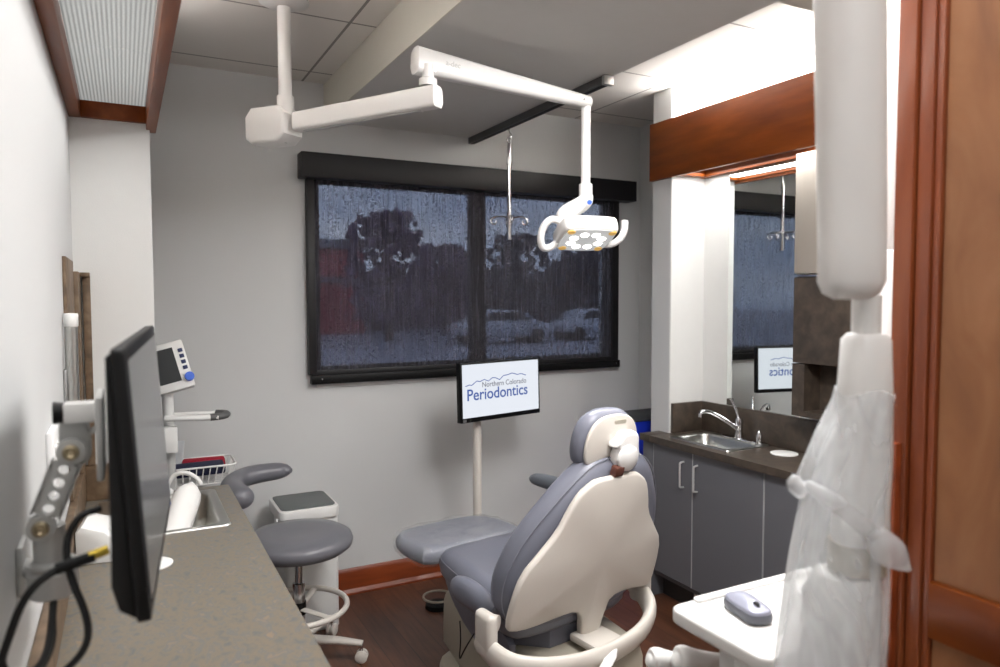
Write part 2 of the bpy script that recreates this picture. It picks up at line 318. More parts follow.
def plate(bm, outline, t, mx, bev=0.0, curve=None, seg=2):
    """2D outline (u,v) extruded by t along w; mx maps (u,v,w)"""
    b = NB(); vs_ = [b.verts.new((u, v, 0)) for u, v in outline]; f = b.faces.new(vs_)
    r = bmesh.ops.extrude_face_region(b, geom=[f]); bmesh.ops.translate(b, vec=(0, 0, t), verts=[v for v in r['geom'] if isinstance(v, bmesh.types.BMVert)])
    if bev:
        es = [e for e in b.edges if abs(e.verts[0].co.z-e.verts[1].co.z) < 1e-6]
        bmesh.ops.bevel(b, geom=es, offset=bev, segments=seg, profile=0.5, affect='EDGES')
    bmesh.ops.transform(b, matrix=mx, verts=b.verts); merge(bm, b); return bm
def cushion(bm, outline, t, mx, crown=0.3, edge=0.5, rings=9, c=None, curve=None):
    """padded shape: outline (u,v) star-shaped around c; thickness t along w from 0; rounded rim of width edge*t; crown = extra dome as share of t"""
    b = NB()
    cu, cv = c if c else (sum(p[0] for p in outline)/len(outline), sum(p[1] for p in outline)/len(outline))
    n = len(outline); prof = []
    rim = edge*t
    for i in range(0, 7):                                   # bottom rim to top rim
        a = -PI/2 + PI*i/6
        prof.append((rim*(1-math.cos(a)), t/2+math.sin(a)*t/2))
    R = [math.hypot(p[0]-cu, p[1]-cv) for p in outline]; Rm = sum(R)/n
    prof_rings = []
    for ins, w in prof: prof_rings.append((ins, 0, w))
    for k in range(1, rings): prof_rings.append((rim, k/rings, t))
    full = []
    for ins, fr, w in prof_rings:
        ring = []
        for (u, v), r in zip(outline, R):
            s = max(0.0, (r-ins)/r)*(1-fr)
            e = 1-((1-fr) if fr > 0 else 1)**2
            ww = w + (crown*t*e if fr > 0 else 0)
            ring.append(b.verts.new((cu+(u-cu)*s, cv+(v-cv)*s, ww)))
        full.append(ring)
    for a, d in zip(full, full[1:]):
        for k in range(n): b.faces.new((a[k], a[(k+1) % n], d[(k+1) % n], d[k]))
    top = b.verts.new((cu, cv, t*(1+crown)))
    for k in range(n): b.faces.new((full[-1][k], full[-1][(k+1) % n], top))
    b.faces.new(full[0][::-1])
    if curve:
        for v in b.verts: v.co.z += curve(v.co.x, v.co.y)
    bmesh.ops.transform(b, matrix=mx, verts=b.verts); merge(bm, b); return bm
def rrect(w, h, r, n=5, cx=0, cy=0):
    o = []
    for sx, sy, a0 in ((1, 1, 0), (-1, 1, PI/2), (-1, -1, PI), (1, -1, 1.5*PI)):
        for k in range(n+1):
            a = a0+PI/2*k/n; o.append((cx+sx*(w/2-r)+r*math.cos(a), cy+sy*(h/2-r)+r*math.sin(a)))
    return o
def frame(o, ex, ey, ez=None):
    ex = Vector(ex).normalized(); ey = Vector(ey); ey = (ey-ex*ey.dot(ex)).normalized(); ez = ex.cross(ey) if ez is None else Vector(ez)
    return Matrix(((ex.x, ey.x, ez.x, o[0]), (ex.y, ey.y, ez.y, o[1]), (ex.z, ey.z, ez.z, o[2]), (0, 0, 0, 1)))
def text_bm(s, size, mx, ext=0.0006):
    cu = bpy.data.curves.new('t', 'FONT'); cu.body = s; cu.size = size; cu.extrude = ext; cu.align_x = 'LEFT'; cu.offset = size*0.010
    o = bpy.data.objects.new('t', cu); C.objects.link(o)
    dg = bpy.context.evaluated_depsgraph_get(); me = bpy.data.meshes.new_from_object(o.evaluated_get(dg))
    b = NB(); b.from_mesh(me); bpy.data.objects.remove(o); bpy.data.curves.remove(cu); bpy.data.meshes.remove(me)
    bmesh.ops.transform(b, matrix=mx, verts=b.verts); return b
def copy_tree(o, parent=None):
    c = o.copy(); C.objects.link(c); c.parent = parent
    for ch in list(o.children): copy_tree(ch, c)
    return c

# ------------------------------------------------------------------ room
XL, XR, XA, YB, YF, ZC, ZS = -0.156, 3.0, 2.81, 3.74, -0.9, 2.70, 2.51
struct('floor', box(NB(), -0.55, 3.15, YF-0.1, YB+0.12, -0.05, 0), 'floor')
c = NB(); box(c, -0.55, 0.94, YF-0.1, YB+0.12, ZC, ZC+0.05); box(c, 1.81, 3.15, YF-0.1, YB+0.12, ZC, ZC+0.05)
struct('ceiling', c, 'tile')
struct('ceiling_soffit', box(NB(), 0.945, 1.81, YF-0.1, YB+0.12, ZS, ZC+0.05), 'soffit')['label'] = 'lowered grey ceiling soffit running towards the window'
struct('trim_1', box(NB(), 0.94, 0.945, YF, YB, ZS, ZC), 'soffit_side')
struct('trim_2', box(NB(), 1.81, 2.56, YF, 1.60, ZS, ZC), 'soffit_side')
# back wall with window opening
WX0, WX1, WZ0, WZ1 = 0.90, 2.76, 1.20, 2.24
w = NB(); box(w, -0.55, WX0, YB, YB+0.12, 0, ZC); box(w, WX1, 3.15, YB, YB+0.12, 0, ZC); box(w, WX0, WX1, YB, YB+0.12, 0, WZ0); box(w, WX0, WX1, YB, YB+0.12, WZ1, ZC)
struct('wall_back', w, 'wall')
struct('wall_left', box(NB(), -0.25, XL, YF, 2.95, 0, ZC), 'wall')
struct('wall_left_pillar', box(NB(), -0.45, 0.10, 2.955, 3.10, 0, ZC), 'wall')
struct('trim_3', box(NB(), XL, 0.099, 2.95, 2.955, 0.87, ZC), 'cream')
struct('wall_left_recess', box(NB(), -0.45, -0.35, 3.10, YB, 0, ZC), 'wall')
struct('wall_right', box(NB(), XA, 3.1, YF, 2.95, 0, ZC), 'cream')
struct('wall_right_pillar', box(NB(), 2.576, 3.1, 2.955, 3.10, 0, ZC), 'wall')
struct('trim_4', box(NB(), 2.579, XA, 2.95, 2.955, 0.87, ZC), 'cream')
struct('wall_right_recess', box(NB(), XR, 3.1, 3.10, YB, 0, ZC), 'wall')
struct('wall_front', box(NB(), -0.25, 3.1, YF-0.1, YF, 0, ZC), 'wall')
# baseboards: tall board with shoe moulding
def baseboard(name, p0, p1, n):
    b = NB(); d = (Vector(p1)-Vector(p0)); L = d.length; ex = d.normalized(); ez = Vector((0, 0, 1)); nn = Vector(n)
    prof = [(0, 0), (0.028, 0), (0.028, 0.012), (0.017, 0.03), (0.017, 0.115), (0.012, 0.13), (0.006, 0.14), (0, 0.14)]
    A = [b.verts.new(Vector(p0)+nn*u+ez*v) for u, v in prof]; B = [b.verts.new(Vector(p1)+nn*u+ez*v) for u, v in prof]
    for i in range(len(prof)): b.faces.new((A[i], A[(i+1) % len(prof)], B[(i+1) % len(prof)], B[i]))
    b.faces.new(A); b.faces.new(B[::-1])
    return struct(name, b, 'base_wood')
baseboard('baseboard_back', (-0.35, YB, 0), (3.0, YB, 0), (0, -1, 0))
baseboard('baseboard_right', (XR, 3.10, 0), (XR, YB, 0), (-1, 0, 0))
# window: frame, mullion, panes
wf = NB(); y0, y1 = YB+0.002, YB+0.045
box(wf, WX0, WX0+0.008, y0, y1, WZ0, WZ1); box(wf, WX1-0.03, WX1, y0, y1, WZ0, WZ1); box(wf, WX0, WX1, y0, y1, WZ0, WZ0+0.04); box(wf, WX0, WX1, y0, y1, WZ1-0.05, WZ1)
box(wf, 1.775, 1.875, y0, y1, WZ0, WZ1)
wo = struct('window_1', wf, 'winframe')
obj('window_pane', box(NB(), WX0+0.008, 1.775, YB+0.02, YB+0.025, WZ0+0.04, WZ1-0.05), 'glass', wo)
obj('window_pane', box(NB(), 1.875, WX1-0.03, YB+0.02, YB+0.025, WZ0+0.04, WZ1-0.05), 'glass', wo)
obj('window_sill', box(NB(), WX0-0.02, WX1+0.03, YB-0.012, YB-0.001, 1.128, 1.15, 0.003), 'cream', wo)
obj('window_casing', box(NB(), 2.74, 2.80, YB-0.012, YB-0.001, 1.15, 2.19, 0.003), 'cream', wo)
# roller shade
t = thing('roller_shade', 'black solar roller shade pulled down over the window', 'window shade', (1.85, YB-0.06, 1.15))
b = box(NB(), 0.80, 2.895, YB-0.10, YB-0.001, 2.205, 2.33, 0.004)
obj('cassette', b, 'shade_dark', t)
b = NB(); box(b, 0.835, 0.875, YB-0.045, YB-0.002, 1.20, 2.205, 0.003); obj('side_channel', b, 'shade_dark', t)
b = NB(); box(b, 2.75, 2.80, YB-0.045, YB-0.002, 1.19, 2.205, 0.003); obj('side_channel', b, 'shade_dark', t)
obj('fabric', box(NB(), 0.875, 2.75, YB-0.030, YB-0.028, 1.20, 2.21), 'fabric', t)
obj('hem_band', box(NB(), 0.875, 2.75, YB-0.034, YB-0.026, 1.195, 1.222, 0.002), 'shade_dark', t)
b = box(NB(), 0.845, 2.81, YB-0.05, YB-0.013, 1.152, 1.197, 0.003)
bb = obj('bottom_bar', b, 'black', t)
for x in (0.90, 2.78): obj('screw', lathe(NB(), [(0.004, 0), (0.004, 0.002), (0, 0.003)], mx=frame((x, YB-0.05, 1.178), (1, 0, 0), (0, 0, 1))), 'chrome', bb)

# ------------------------------------------------------------------ outside the window
M['pavement'] = mat('wet_pavement', rgb(150, 152, 166), 0.6, noise=0.1, nscale=0.5)
M['grass'] = mat('hedge_grass', rgb(70, 74, 64), 0.9, noise=0.3, nscale=1)
M['leaf_dark'] = mat('dark_foliage', rgb(112, 92, 114), 0.9, noise=0.5, nscale=1.5)
M['leaf_red'] = mat('red_foliage', rgb(130, 54, 64), 0.9, noise=0.5, nscale=1.5)
M['leaf_green'] = mat('dusky_green_foliage', rgb(100, 96, 102), 0.9, noise=0.5, nscale=1.5)
M['bark'] = mat('bark', rgb(50, 40, 38), 0.9)
M['carpaint'] = mat('silver_car_paint', rgb(190, 194, 204), 0.25, metal=0.4)
M['carglass'] = mat('car_glass', rgb(28, 30, 36), 0.1)
M['brick'] = mat('red_brick', rgb(176, 60, 72), 0.8, noise=0.2, nscale=6)
M['roof'] = mat('grey_roof', rgb(120, 124, 136), 0.8)
struct('ground', box(NB(), -80, 110, YB+0.2, 130, -0.45, -0.35), 'pavement')
def tree(x, y, hgt, wid, m, label, seed):
    rnd = random.Random(seed); t = thing('tree', label, 'tree', (x, y, -0.35), group=None)
    obj('trunk', tube(NB(), [(x, y, -0.35), (x+0.1, y, hgt*0.3), (x, y, hgt*0.7)], [0.22, 0.16, 0.08], 8), 'bark', t)
    b = NB()
    for i in range(320):
        a = rnd.random()*2*PI; z = rnd.uniform(0.12, 1.0); r = 1.15*wid*math.sqrt(max(0.04, 1-(abs(z-0.45)/0.62)**2))*rnd.random()**0.65
        s = wid*rnd.uniform(0.04, 0.13)
        q = NB(); bmesh.ops.create_icosphere(q, subdivisions=2, radius=s)
        for v in q.verts: v.co *= 1+rnd.uniform(-0.4, 0.4)
        bmesh.ops.transform(q, matrix=Matrix.Translation((x+r*math.cos(a), y+r*math.sin(a), z*hgt)), verts=q.verts); merge(b, q)
    obj('crown', b, m, t, smooth=10)
tree(10.6, 31, 5.3, 1.9, 'leaf_dark', 'dark bare-looking tree outside at the left of the window', 1)
tree(15.6, 36, 4.4, 1.9, 'leaf_dark', 'dark shrub-like tree just left of the window mullion outside', 2)
tree(19.6, 35, 5.0, 1.9, 'leaf_green', 'grey-green tree straight behind the window mullion outside', 3)
tree(25.4, 37, 4.3, 2.6, 'leaf_green', 'grey-green tree in the middle of the right window pane', 4)
tree(32.2, 37, 3.7, 2.2, 'leaf_dark', 'dark tree at the right of the right window pane', 5)
t = thing('house', 'low brick-red building seen through the left end of the window', 'building', (7.6, 36, -0.35))
obj('wall', box(NB(), 4.0, 11.6, 38, 40.4, -0.35, 4.2), 'brick', t)
b = NB(); plate(b, [(3.6, 4.2), (11.9, 4.2), (11.5, 4.7), (4.0, 4.7)], 2.8, frame((0, 40.6, 0), (1, 0, 0), (0, 0, 1))); obj('roof', b, 'roof', t)
t2 = obj('wall_band', box(NB(), 3.95, 11.65, 37.9, 38.0, 2.4, 2.7), 'roof', t)
rh = random.Random(3); b = NB(); NX, NZ = 90, 14; ring = [[], []]
for side, yy in ((0, 41.0), (1, 43.0)):
    for i in range(NX+1):
        top = 3.3+0.45*math.sin(i*0.31)+0.3*math.sin(i*0.83+1)+rh.uniform(-0.18, 0.18)
        ring[side].append([b.verts.new((6+i*0.55, yy+rh.uniform(-0.25, 0.25), -0.35+(top+0.35)*j/NZ+(rh.uniform(-0.1, 0.1) if 0 < j else 0))) for j in range(NZ+1)])
for side in (0, 1):
    for i in range(NX):
        for j in range(NZ): b.faces.new((ring[side][i][j], ring[side][i+1][j], ring[side][i+1][j+1], ring[side][i][j+1]))
for i in range(NX): b.faces.new((ring[0][i][NZ], ring[0][i+1][NZ], ring[1][i+1][NZ], ring[1][i][NZ]))
for e in (0, NX): b.faces.new([ring[0][e][j] for j in range(NZ+1)]+[ring[1][e][j] for j in range(NZ, -1, -1)])
tag(obj('hedge', b, 'leaf_dark', smooth=10), 'long dark hedge behind the parked cars outside', 'hedge')
def car(x, y, label):
    t = thing('car', label, 'car', (x, y, -0.35), 0, group='cars parked outside the window')
    side = smooth2d([(-2.2, 0.3), (-2.2, 0.8), (-1.5, 0.95), (-0.9, 1.42), (0.7, 1.42), (1.3, 0.95), (2.15, 0.8), (2.2, 0.3)], 1)
    b = NB(); plate(b, side, 1.7, frame((x, y+0.85, -0.35), (1, 0, 0), (0, 0, 1)), 0.05); obj('body', b, 'carpaint', t)
    b = NB(); plate(b, [(-1.25, 0.98), (-0.82, 1.34), (0.62, 1.34), (1.05, 0.98)], 1.72, frame((x, y+0.86, -0.35), (1, 0, 0), (0, 0, 1))); obj('side_window', b, 'carglass', t)
    for sx in (-1.35, 1.35):
        obj('wheel', lathe(NB(), [(0, -0.88), (0.32, -0.88), (0.32, 0.88), (0, 0.88)], seg=20, mx=frame((x+sx, y, -0.03), (1, 0, 0), (0, 0, 1))), 'black_soft', t)
car(14.2, 27.0, 'silver car parked outside, seen low in the left pane beside the mullion')
car(19.4, 27.5, 'silver car parked outside, seen low in the right pane near the mullion')
car(25.4, 30.5, 'silver car parked outside, seen low at the far right of the right pane')

# ------------------------------------------------------------------ left side: counter, sink, light valance
def counter(name, x0, x1, y0, y1, z1, th, hole, m, label, cat='countertop'):
    b = NB(); hx0, hx1, hy0, hy1 = hole
    # one slab with a rectangular cut-out
    xs = [x0, hx0, hx1, x1]; ys = [y0, hy0, hy1, y1]; V = {}
    for k, z in enumerate((z1-th, z1)):
        for i, x in enumerate(xs):
            for j, y in enumerate(ys): V[i, j, k] = b.verts.new((x, y, z))
    for i in range(3):
        for j in range(3):
            if (i, j) == (1, 1): continue
            for k in (0, 1): b.faces.new((V[i, j, k], V[i+1, j, k], V[i+1, j+1, k], V[i, j+1, k]))
    for i in range(3):
        b.faces.new((V[i, 0, 0], V[i+1, 0, 0], V[i+1, 0, 1], V[i, 0, 1])); b.faces.new((V[i, 3, 0], V[i+1, 3, 0], V[i+1, 3, 1], V[i, 3, 1]))
        b.faces.new((V[0, i, 0], V[0, i+1, 0], V[0, i+1, 1], V[0, i, 1])); b.faces.new((V[3, i, 0], V[3, i+1, 0], V[3, i+1, 1], V[3, i, 1]))
    for a, c, d, e in (((1, 1), (2, 1), 0, 0), ((1, 2), (2, 2), 0, 0), ((1, 1), (1, 2), 0, 0), ((2, 1), (2, 2), 0, 0)):
        b.faces.new((V[a[0], a[1], 0], V[c[0], c[1], 0], V[c[0], c[1], 1], V[a[0], a[1], 1]))
    return tag(obj(name, b, m), label, cat)
def sink(x0, x1, y0, y1, z, label, depth=0.16, ledge=(0.02, 0.02, 0.02, 0.02)):
    """drop-in sink: rim with rounded corners, bowl, drain"""
    t = thing('sink', label, 'sink', ((x0+x1)/2, (y0+y1)/2, z-depth))
    cx, cy, w, h = (x0+x1)/2, (y0+y1)/2, x1-x0, y1-y0
    l, r, f, bk = ledge; ix0, ix1, iy0, iy1 = x0+l, x1-r, y0+f, y1-bk; icx, icy, iw, ih = (ix0+ix1)/2, (iy0+iy1)/2, ix1-ix0, iy1-iy0
    b = NB(); n = 6
    loops = [(rrect(w, h, 0.02, n, cx, cy), z+0.0005), (rrect(w-0.004, h-0.004, 0.02, n, cx, cy), z+0.005), (rrect(iw+0.012, ih+0.012, 0.04, n, icx, icy), z+0.005), (rrect(iw, ih, 0.04, n, icx, icy), z-0.002),
             (rrect(iw-0.012, ih-0.012, 0.045, n, icx, icy), z-depth*0.8), (rrect(iw-0.04, ih-0.04, 0.05, n, icx, icy), z-depth*0.97), (rrect(0.09, 0.09, 0.044, n, icx, icy), z-depth)]
    R = [[b.verts.new((u, v, zz)) for u, v in L] for L, zz in loops]
    for a, d in zip(R, R[1:]):
        for k in range(len(a)): b.faces.new((a[k], a[(k+1) % len(a)], d[(k+1) % len(a)], d[k]))
    b.faces.new(R[-1])
    obj('bowl', b, 'steel', t, smooth=50)
    obj('drain', lathe(NB(), [(0.042, 0.001), (0.042, 0.004), (0.03, 0.004), (0.026, 0.0), (0, 0.0)], c=(icx, icy, z-depth)), 'chrome', t)
    return t
counter('countertop', XL+0.001, 0.345, -0.2, 2.948, 0.87, 0.035, (-0.085, 0.275, 2.42, 2.87), 'counter', 'long speckled laminate countertop in the left foreground under the wall monitor')
sink(-0.10, 0.29, 2.405, 2.885, 0.87, 'stainless drop-in sink at the far end of the left counter', ledge=(0.05, 0.035, 0.03, 0.03))
b = NB(); box(b, XL+0.001, XL+0.02, -0.2, 2.948, 0.871, 1.0, 0.002); box(b, XL+0.02, 0.10, 2.93, 2.949, 0.871, 1.0, 0.002)
tag(obj('backsplash', b, 'brown_lam'), 'brown laminate backsplash strip along the left wall counter', 'backsplash')
def base_cabinet(x0, x1, y0, y1, facex, label, doors, group=None, toe=0.10, handle_at=None, top=0.834):
    """cabinet whose doors face facex (+1 or -1)"""
    t = thing('base_cabinet', label, 'cabinet', ((x0+x1)/2, (y0+y1)/2, 0))
    if group: t['group'] = group
    fx = x1 if facex > 0 else x0
    bx0, bx1 = (x0, x1-0.02) if facex > 0 else (x0+0.02, x1)
    wt = 0.016; b = NB()
    box(b, bx0, bx1, y0, y0+wt, toe, top); box(b, bx0, bx1, y1-wt, y1, toe, top); box(b, bx0, bx1, y0+wt, y1-wt, toe, toe+wt)
    if facex > 0: box(b, bx0, bx0+wt, y0+wt, y1-wt, toe+wt, top)
    else: box(b, bx1-wt, bx1, y0+wt, y1-wt, toe+wt, top)
    obj('body', b, 'cab', t)
    kx0, kx1 = (x0, x1-0.08) if facex > 0 else (x0+0.08, x1)
    obj('toe_kick', box(NB(), kx0, kx1, y0, y1, 0, toe), 'toe', t)
    for (a, c, hy) in doors:
        g = 0.0015
        dx0, dx1 = (fx-0.019, fx) if facex > 0 else (fx, fx+0.019)
        d = obj('door', box(NB(), dx0, dx1, a+g+0.002, c-g-0.002, toe+0.03, top-0.004, 0.001, 1), 'cab', t)
        for yy in (a+g, c-g-0.002): obj('edge_band', box(NB(), dx0, dx1, yy, yy+0.002, toe+0.03, top-0.004), 'cab_edge', d)
        if hy:
            hx = fx + 0.026*facex
            obj('handle', tube(NB(), [(fx, hy, 0.775), (hx, hy, 0.772), (hx, hy, 0.76), (hx, hy, 0.66), (hx, hy, 0.648), (fx, hy, 0.645)], 0.005, 8, smooth=1), 'handle', d)
    return t
base_cabinet(XL+0.001, 0.32, 2.10, 2.94, 1, 'grey base cabinet under the left counter, at the sink end', [(2.10, 2.52, 2.48), (2.52, 2.94, 2.56)])
base_cabinet(XL+0.001, 0.32, 1.26, 2.098, 1, 'grey base cabinet under the middle of the left counter', [(1.26, 1.68, 1.64), (1.68, 2.098, 1.72)])
# cherry light valance over the left counter
def light_box(x0, x1, xin0, xin1, y0, y1, zb, zt, label, fascia_side, lenses):
    t = thing('light_valance', label, 'light fixture', ((x0+x1)/2, (y0+y1)/2, zb))
    return t
t = thing('light_valance', 'cherry wood light box with prismatic lens above the left counter', 'light fixture', (-0.03, 1.4, 2.22))
obj('fascia', box(NB(), 0.088, 0.122, -0.3, 3.0, 2.215, 2.53, 0.002), 'cherry', t)
obj('inner_rail', box(NB(), XL+0.001, -0.118, -0.3, 2.949, 2.235, 2.53, 0.002), 'cherry', t)
obj('end_rail', box(NB(), -0.118, 0.088, 2.925, 2.949, 2.235, 2.53, 0.002), 'cherry', t)
for y0, y1 in ((2.28, 2.923), (1.63, 2.278), (0.98, 1.628), (0.33, 0.978), (-0.3, 0.328)):
    obj('lens', box(NB(), -0.117, 0.087, y0, y1, 2.292, 2.297), 'lens', t)
obj('fluorescent_tube', tube(NB(), [(-0.015, -0.2, 2.44), (-0.015, 2.85, 2.44)], 0.013, 10), 'tube_glow', t)

# wall cup dispenser and laminate corner panels
t = thing('cup_dispenser', 'tall steel tube cup dispenser with white cap on left wall', 'cup dispenser', (-0.128, 2.35, 1.17))
cx, cy = -0.134, 2.35
obj('tube', lathe(NB(), [(0.0165, 0), (0.0165, 0.355)], c=(cx, cy, 1.17), seg=28), 'steel', t)
obj('cap', lathe(NB(), [(0.017, 0), (0.019, 0.003), (0.019, 0.034), (0.017, 0.037), (0, 0.038)], c=(cx, cy, 1.52), seg=28), 'white2', t)
obj('wall_bracket', box(NB(), XL+0.0005, cx-0.012, cy-0.02, cy+0.02, 1.25, 1.40, 0.004), 'alum', t)
tag(obj('wall_board', box(NB(), XL+0.0005, XL+0.010, 2.43, 2.77, 1.001, 1.722, 0.001), 'brown_lam'), 'taller brown laminate board on left wall, behind the cup dispenser', 'wall panel')
t = thing('laminate_shelf', 'shorter brown laminate box with a dark slot in the corner beside the pillar', 'wall shelf', (-0.13, 2.9, 1.001))
obj('side_board', box(NB(), XL+0.0005, XL+0.022, 2.80, 2.948, 1.001, 1.69, 0.001), 'brown_lam', t)
obj('front_board', box(NB(), XL+0.028, XL+0.052, 2.925, 2.948, 1.001, 1.69, 0.001), 'brown_lam', t)
obj('top_board', box(NB(), XL+0.022, XL+0.052, 2.90, 2.948, 1.675, 1.69, 0.001), 'brown_lam', t)
# switch plate
t = thing('wall_switch', 'white switch plate low on the left wall behind the monitor arm', 'switch', (XL, 1.87, 1.15))
obj('plate', box(NB(), XL+0.0005, XL+0.014, 1.80, 1.94, 1.17, 1.31, 0.003), 'ivory', t)
for y in (1.84, 1.90): obj('rocker', box(NB(), XL+0.013, XL+0.017, y-0.016, y+0.016, 1.205, 1.275, 0.001), 'white2', t)

# gooseneck tap in the left sink and bottle lying in it
t = thing('faucet', 'white curved gooseneck faucet behind the bottle in the left sink', 'faucet', (-0.02, 2.9, 0.87))
bx_, by_ = 0.125, 2.905
obj('base', lathe(NB(), [(0.022, 0), (0.022, 0.012), (0.014, 0.02)], c=(bx_, by_, 0.8705), seg=20), 'white', t)
obj('spout', tube(NB(), [(bx_, by_, 0.885), (bx_+0.004, by_-0.004, 0.915), (bx_+0.03, by_-0.012, 0.948), (bx_+0.07, by_-0.03, 0.95), (bx_+0.105, by_-0.05, 0.925), (bx_+0.112, by_-0.054, 0.905)], 0.0085, 10, smooth=2), 'white', t)
t = thing('squeeze_bottle', 'white plastic bottle leaning in the left sink', 'bottle', (0.15, 2.55, 0.72))
p0, p1 = Vector((0.085, 2.46, 0.745)), Vector((0.198, 2.77, 0.925)); d = (p1-p0).normalized(); L = (p1-p0).length
mx = frame(p0, d.orthogonal(), d.cross(d.orthogonal()), d)
obj('body', lathe(NB(), [(0, 0), (0.04, 0.002), (0.048, 0.01), (0.048, L-0.07), (0.044, L-0.045), (0.03, L-0.02), (0.016, L-0.012)], seg=28, mx=mx), 'white', t)
obj('nozzle', lathe(NB(), [(0.016, L-0.012), (0.014, L+0.002), (0.006, L+0.012), (0, L+0.013)], seg=20, mx=mx), 'white2', t)
tag(obj('waste_lid', lathe(NB(), [(0, 0.0005), (0.055, 0.0005), (0.055, 0.004), (0.05, 0.006), (0, 0.006)], c=(0.048, 2.145, 0.87), seg=36), 'white2'), 'white round lid flat on the left counter beside the monitor', 'lid')
# white tissue carton behind the arm
t = thing('tissue_box', 'white angled carton on the left counter behind the monitor cables', 'box', (-0.088, 2.3, 0.87))
M1 = Matrix.Translation((-0.088, 2.185, 0)) @ Matrix.Rotation(math.radians(-6), 4, 'Z')
b = NB(); plate(b, [(-0.05, 0), (0.06, 0), (0.06, 0.045), (0.02, 0.085), (-0.035, 0.105), (-0.05, 0.09)], 0.16, M1 @ frame((0, 0.20, 0.8705), (1, 0, 0), (0, 0, 1)), 0.004)
obj('carton', b, 'white2', t)
obj('flap', plate(NB(), rrect(0.03, 0.09, 0.012), 0.003, M1 @ frame((0.036, 0.12, 0.945), (-0.5, 0, 0.72), (0, 1, 0))), 'ivory', t)

# monitor on wall arm
t = thing('monitor', 'black flat monitor seen nearly edge-on in the left foreground', 'monitor', (0.03, 1.2, 1.2))
# panel frame: u along the wall, v up (leaning back), w = screen normal (towards +x)
A0 = Vector((0.020, 0.948, 1.207)); B0 = Vector((0.069, 1.455, 1.216))
eu = (B0-A0).normalized(); ev = Vector((-0.062, 0.0, 1)).normalized()
ew = eu.cross(ev); ew = -ew if ew.x < 0 else ew; ev = (ev-eu*ev.dot(eu)).normalized()
Mm = Matrix(((eu.x, ev.x, ew.x, A0.x), (eu.y, ev.y, ew.y, A0.y), (eu.z, ev.z, ew.z, A0.z), (0, 0, 0, 1)))
W_, H_ = (B0-A0).length, 0.335
b = NB(); plate(b, rrect(W_, H_, 0.008, 3, W_/2, H_/2), 0.016, Mm @ Matrix.Translation((0, 0, -0.016)), 0.003); obj('bezel', b, 'black', t)
obj('display', box(NB(), 0.016, W_-0.016, 0.02, H_-0.016, 0.0002, 0.0012, mx=Mm), 'screen', t)
prof = [(0.004, -0.0155), (H_-0.004, -0.0155), (H_-0.01, -0.022), (H_*0.6, -0.030), (0.10, -0.036), (0.05, -0.040), (0.018, -0.034)]
shell = NB(); plate(shell, prof, W_-0.012, Mm @ Matrix(((0, 0, 1, 0.006), (1, 0, 0, 0), (0, 1, 0, 0), (0, 0, 0, 1))), 0.003)
obj('back_shell', shell, 'black', t)
obj('power_light', box(NB(), W_-0.03, W_-0.024, 0.006, 0.009, 0.0002, 0.0014, mx=Mm), 'text_blue', t)
t = thing('wall_mount', 'grey and white jointed wall arm holding the foreground monitor', 'monitor arm', (-0.11, 1.2, 1.16))
P1, P2 = Vector((-0.073, 1.20, 1.378)), Vector((-0.113, 1.20, 1.272))
# perforated strut
def strut(pa, pb, wid, th, holes):
    d = (pb-pa); L = d.length; ex = d.normalized(); ny = Vector((0, -1, 0)); b = NB()
    # outline with a chain of holes: build as quads between outer strip and circular holes
    side = ex.cross(ny).normalized(); mx = Matrix(((ex.x, side.x, ny.x, pa.x), (ex.y, side.y, ny.y, pa.y), (ex.z, side.z, ny.z, pa.z), (0, 0, 0, 1)))
    cell = [(-wid/2, 0)]; n = 16
    segs = [(-wid*0.55, 0.016, False)] ; x = 0.018
    xs = [x+(L-2*x)*(i)/holes for i in range(holes+1)]
    q = NB()
    for z0 in (-th/2, th/2):
        for i in range(holes):
            a, c = xs[i], xs[i+1]; m = (a+c)/2; r = min((c-a)*0.40, wid*0.3)
            ring = [(m+r*math.cos(2*PI*k/n+PI/n), r*math.sin(2*PI*k/n+PI/n)) for k in range(n)]
            def outp(k):
                an = 2*PI*k/n+PI/n; cx_, sy_ = math.cos(an), math.sin(an); s = 1/max(abs(cx_), abs(sy_))
                return (m+cx_*s*(c-a)/2, sy_*s*wid/2)
            o2 = [outp(k) for k in range(n)]
            va = [q.verts.new((u, v, z0)) for u, v in ring]; vb = [q.verts.new((u, v, z0)) for u, v in o2]
            for k in range(n): q.faces.new((va[k], va[(k+1) % n], vb[(k+1) % n], vb[k]))
            if z0 < 0: first = (va, vb); store = globals().setdefault('_st', {}); store[i] = va
            else:
                v0 = globals()['_st'][i]
                for k in range(n): q.faces.new((v0[k], v0[(k+1) % n], va[(k+1) % n], va[k]))
    bmesh.ops.transform(q, matrix=mx, verts=q.verts); merge(b, q)
    for s in (-1, 1): box(b, xs[0]-0.002, xs[-1]+0.002, s*wid/2-0.002, s*wid/2+0.002, -th/2, th/2, mx=mx)
    for xx in (0, L): lathe(b, [(0, -th/2-0.002), (wid/2+0.001, -th/2-0.002), (wid/2+0.001, th/2+0.002), (0, th/2+0.002)], seg=28, mx=mx @ Matrix.Translation((xx, 0, 0)))
    return b, mx, L
sb, smx, sL = strut(P1, P2, 0.036, 0.012, 4)
st = obj('perforated_link', sb, 'armgrey', t)
for xx in (0, sL): obj('bolt', lathe(NB(), [(0.011, 0.008), (0.011, 0.013), (0.007, 0.015), (0.004, 0.012), (0, 0.012)], seg=20, mx=smx @ Matrix.Translation((xx, 0, 0))), 'bronze', st)
obj('upper_link', plate(NB(), smooth2d([(-0.02, -0.025), (0.022, -0.025), (0.022, 0.03), (0.012, 0.055), (-0.02, 0.055)], 2), 0.028, frame((-0.070, 1.245, 1.375), (1, 0, 0), (0, 0, 1)), 0.006), 'armgrey', t)
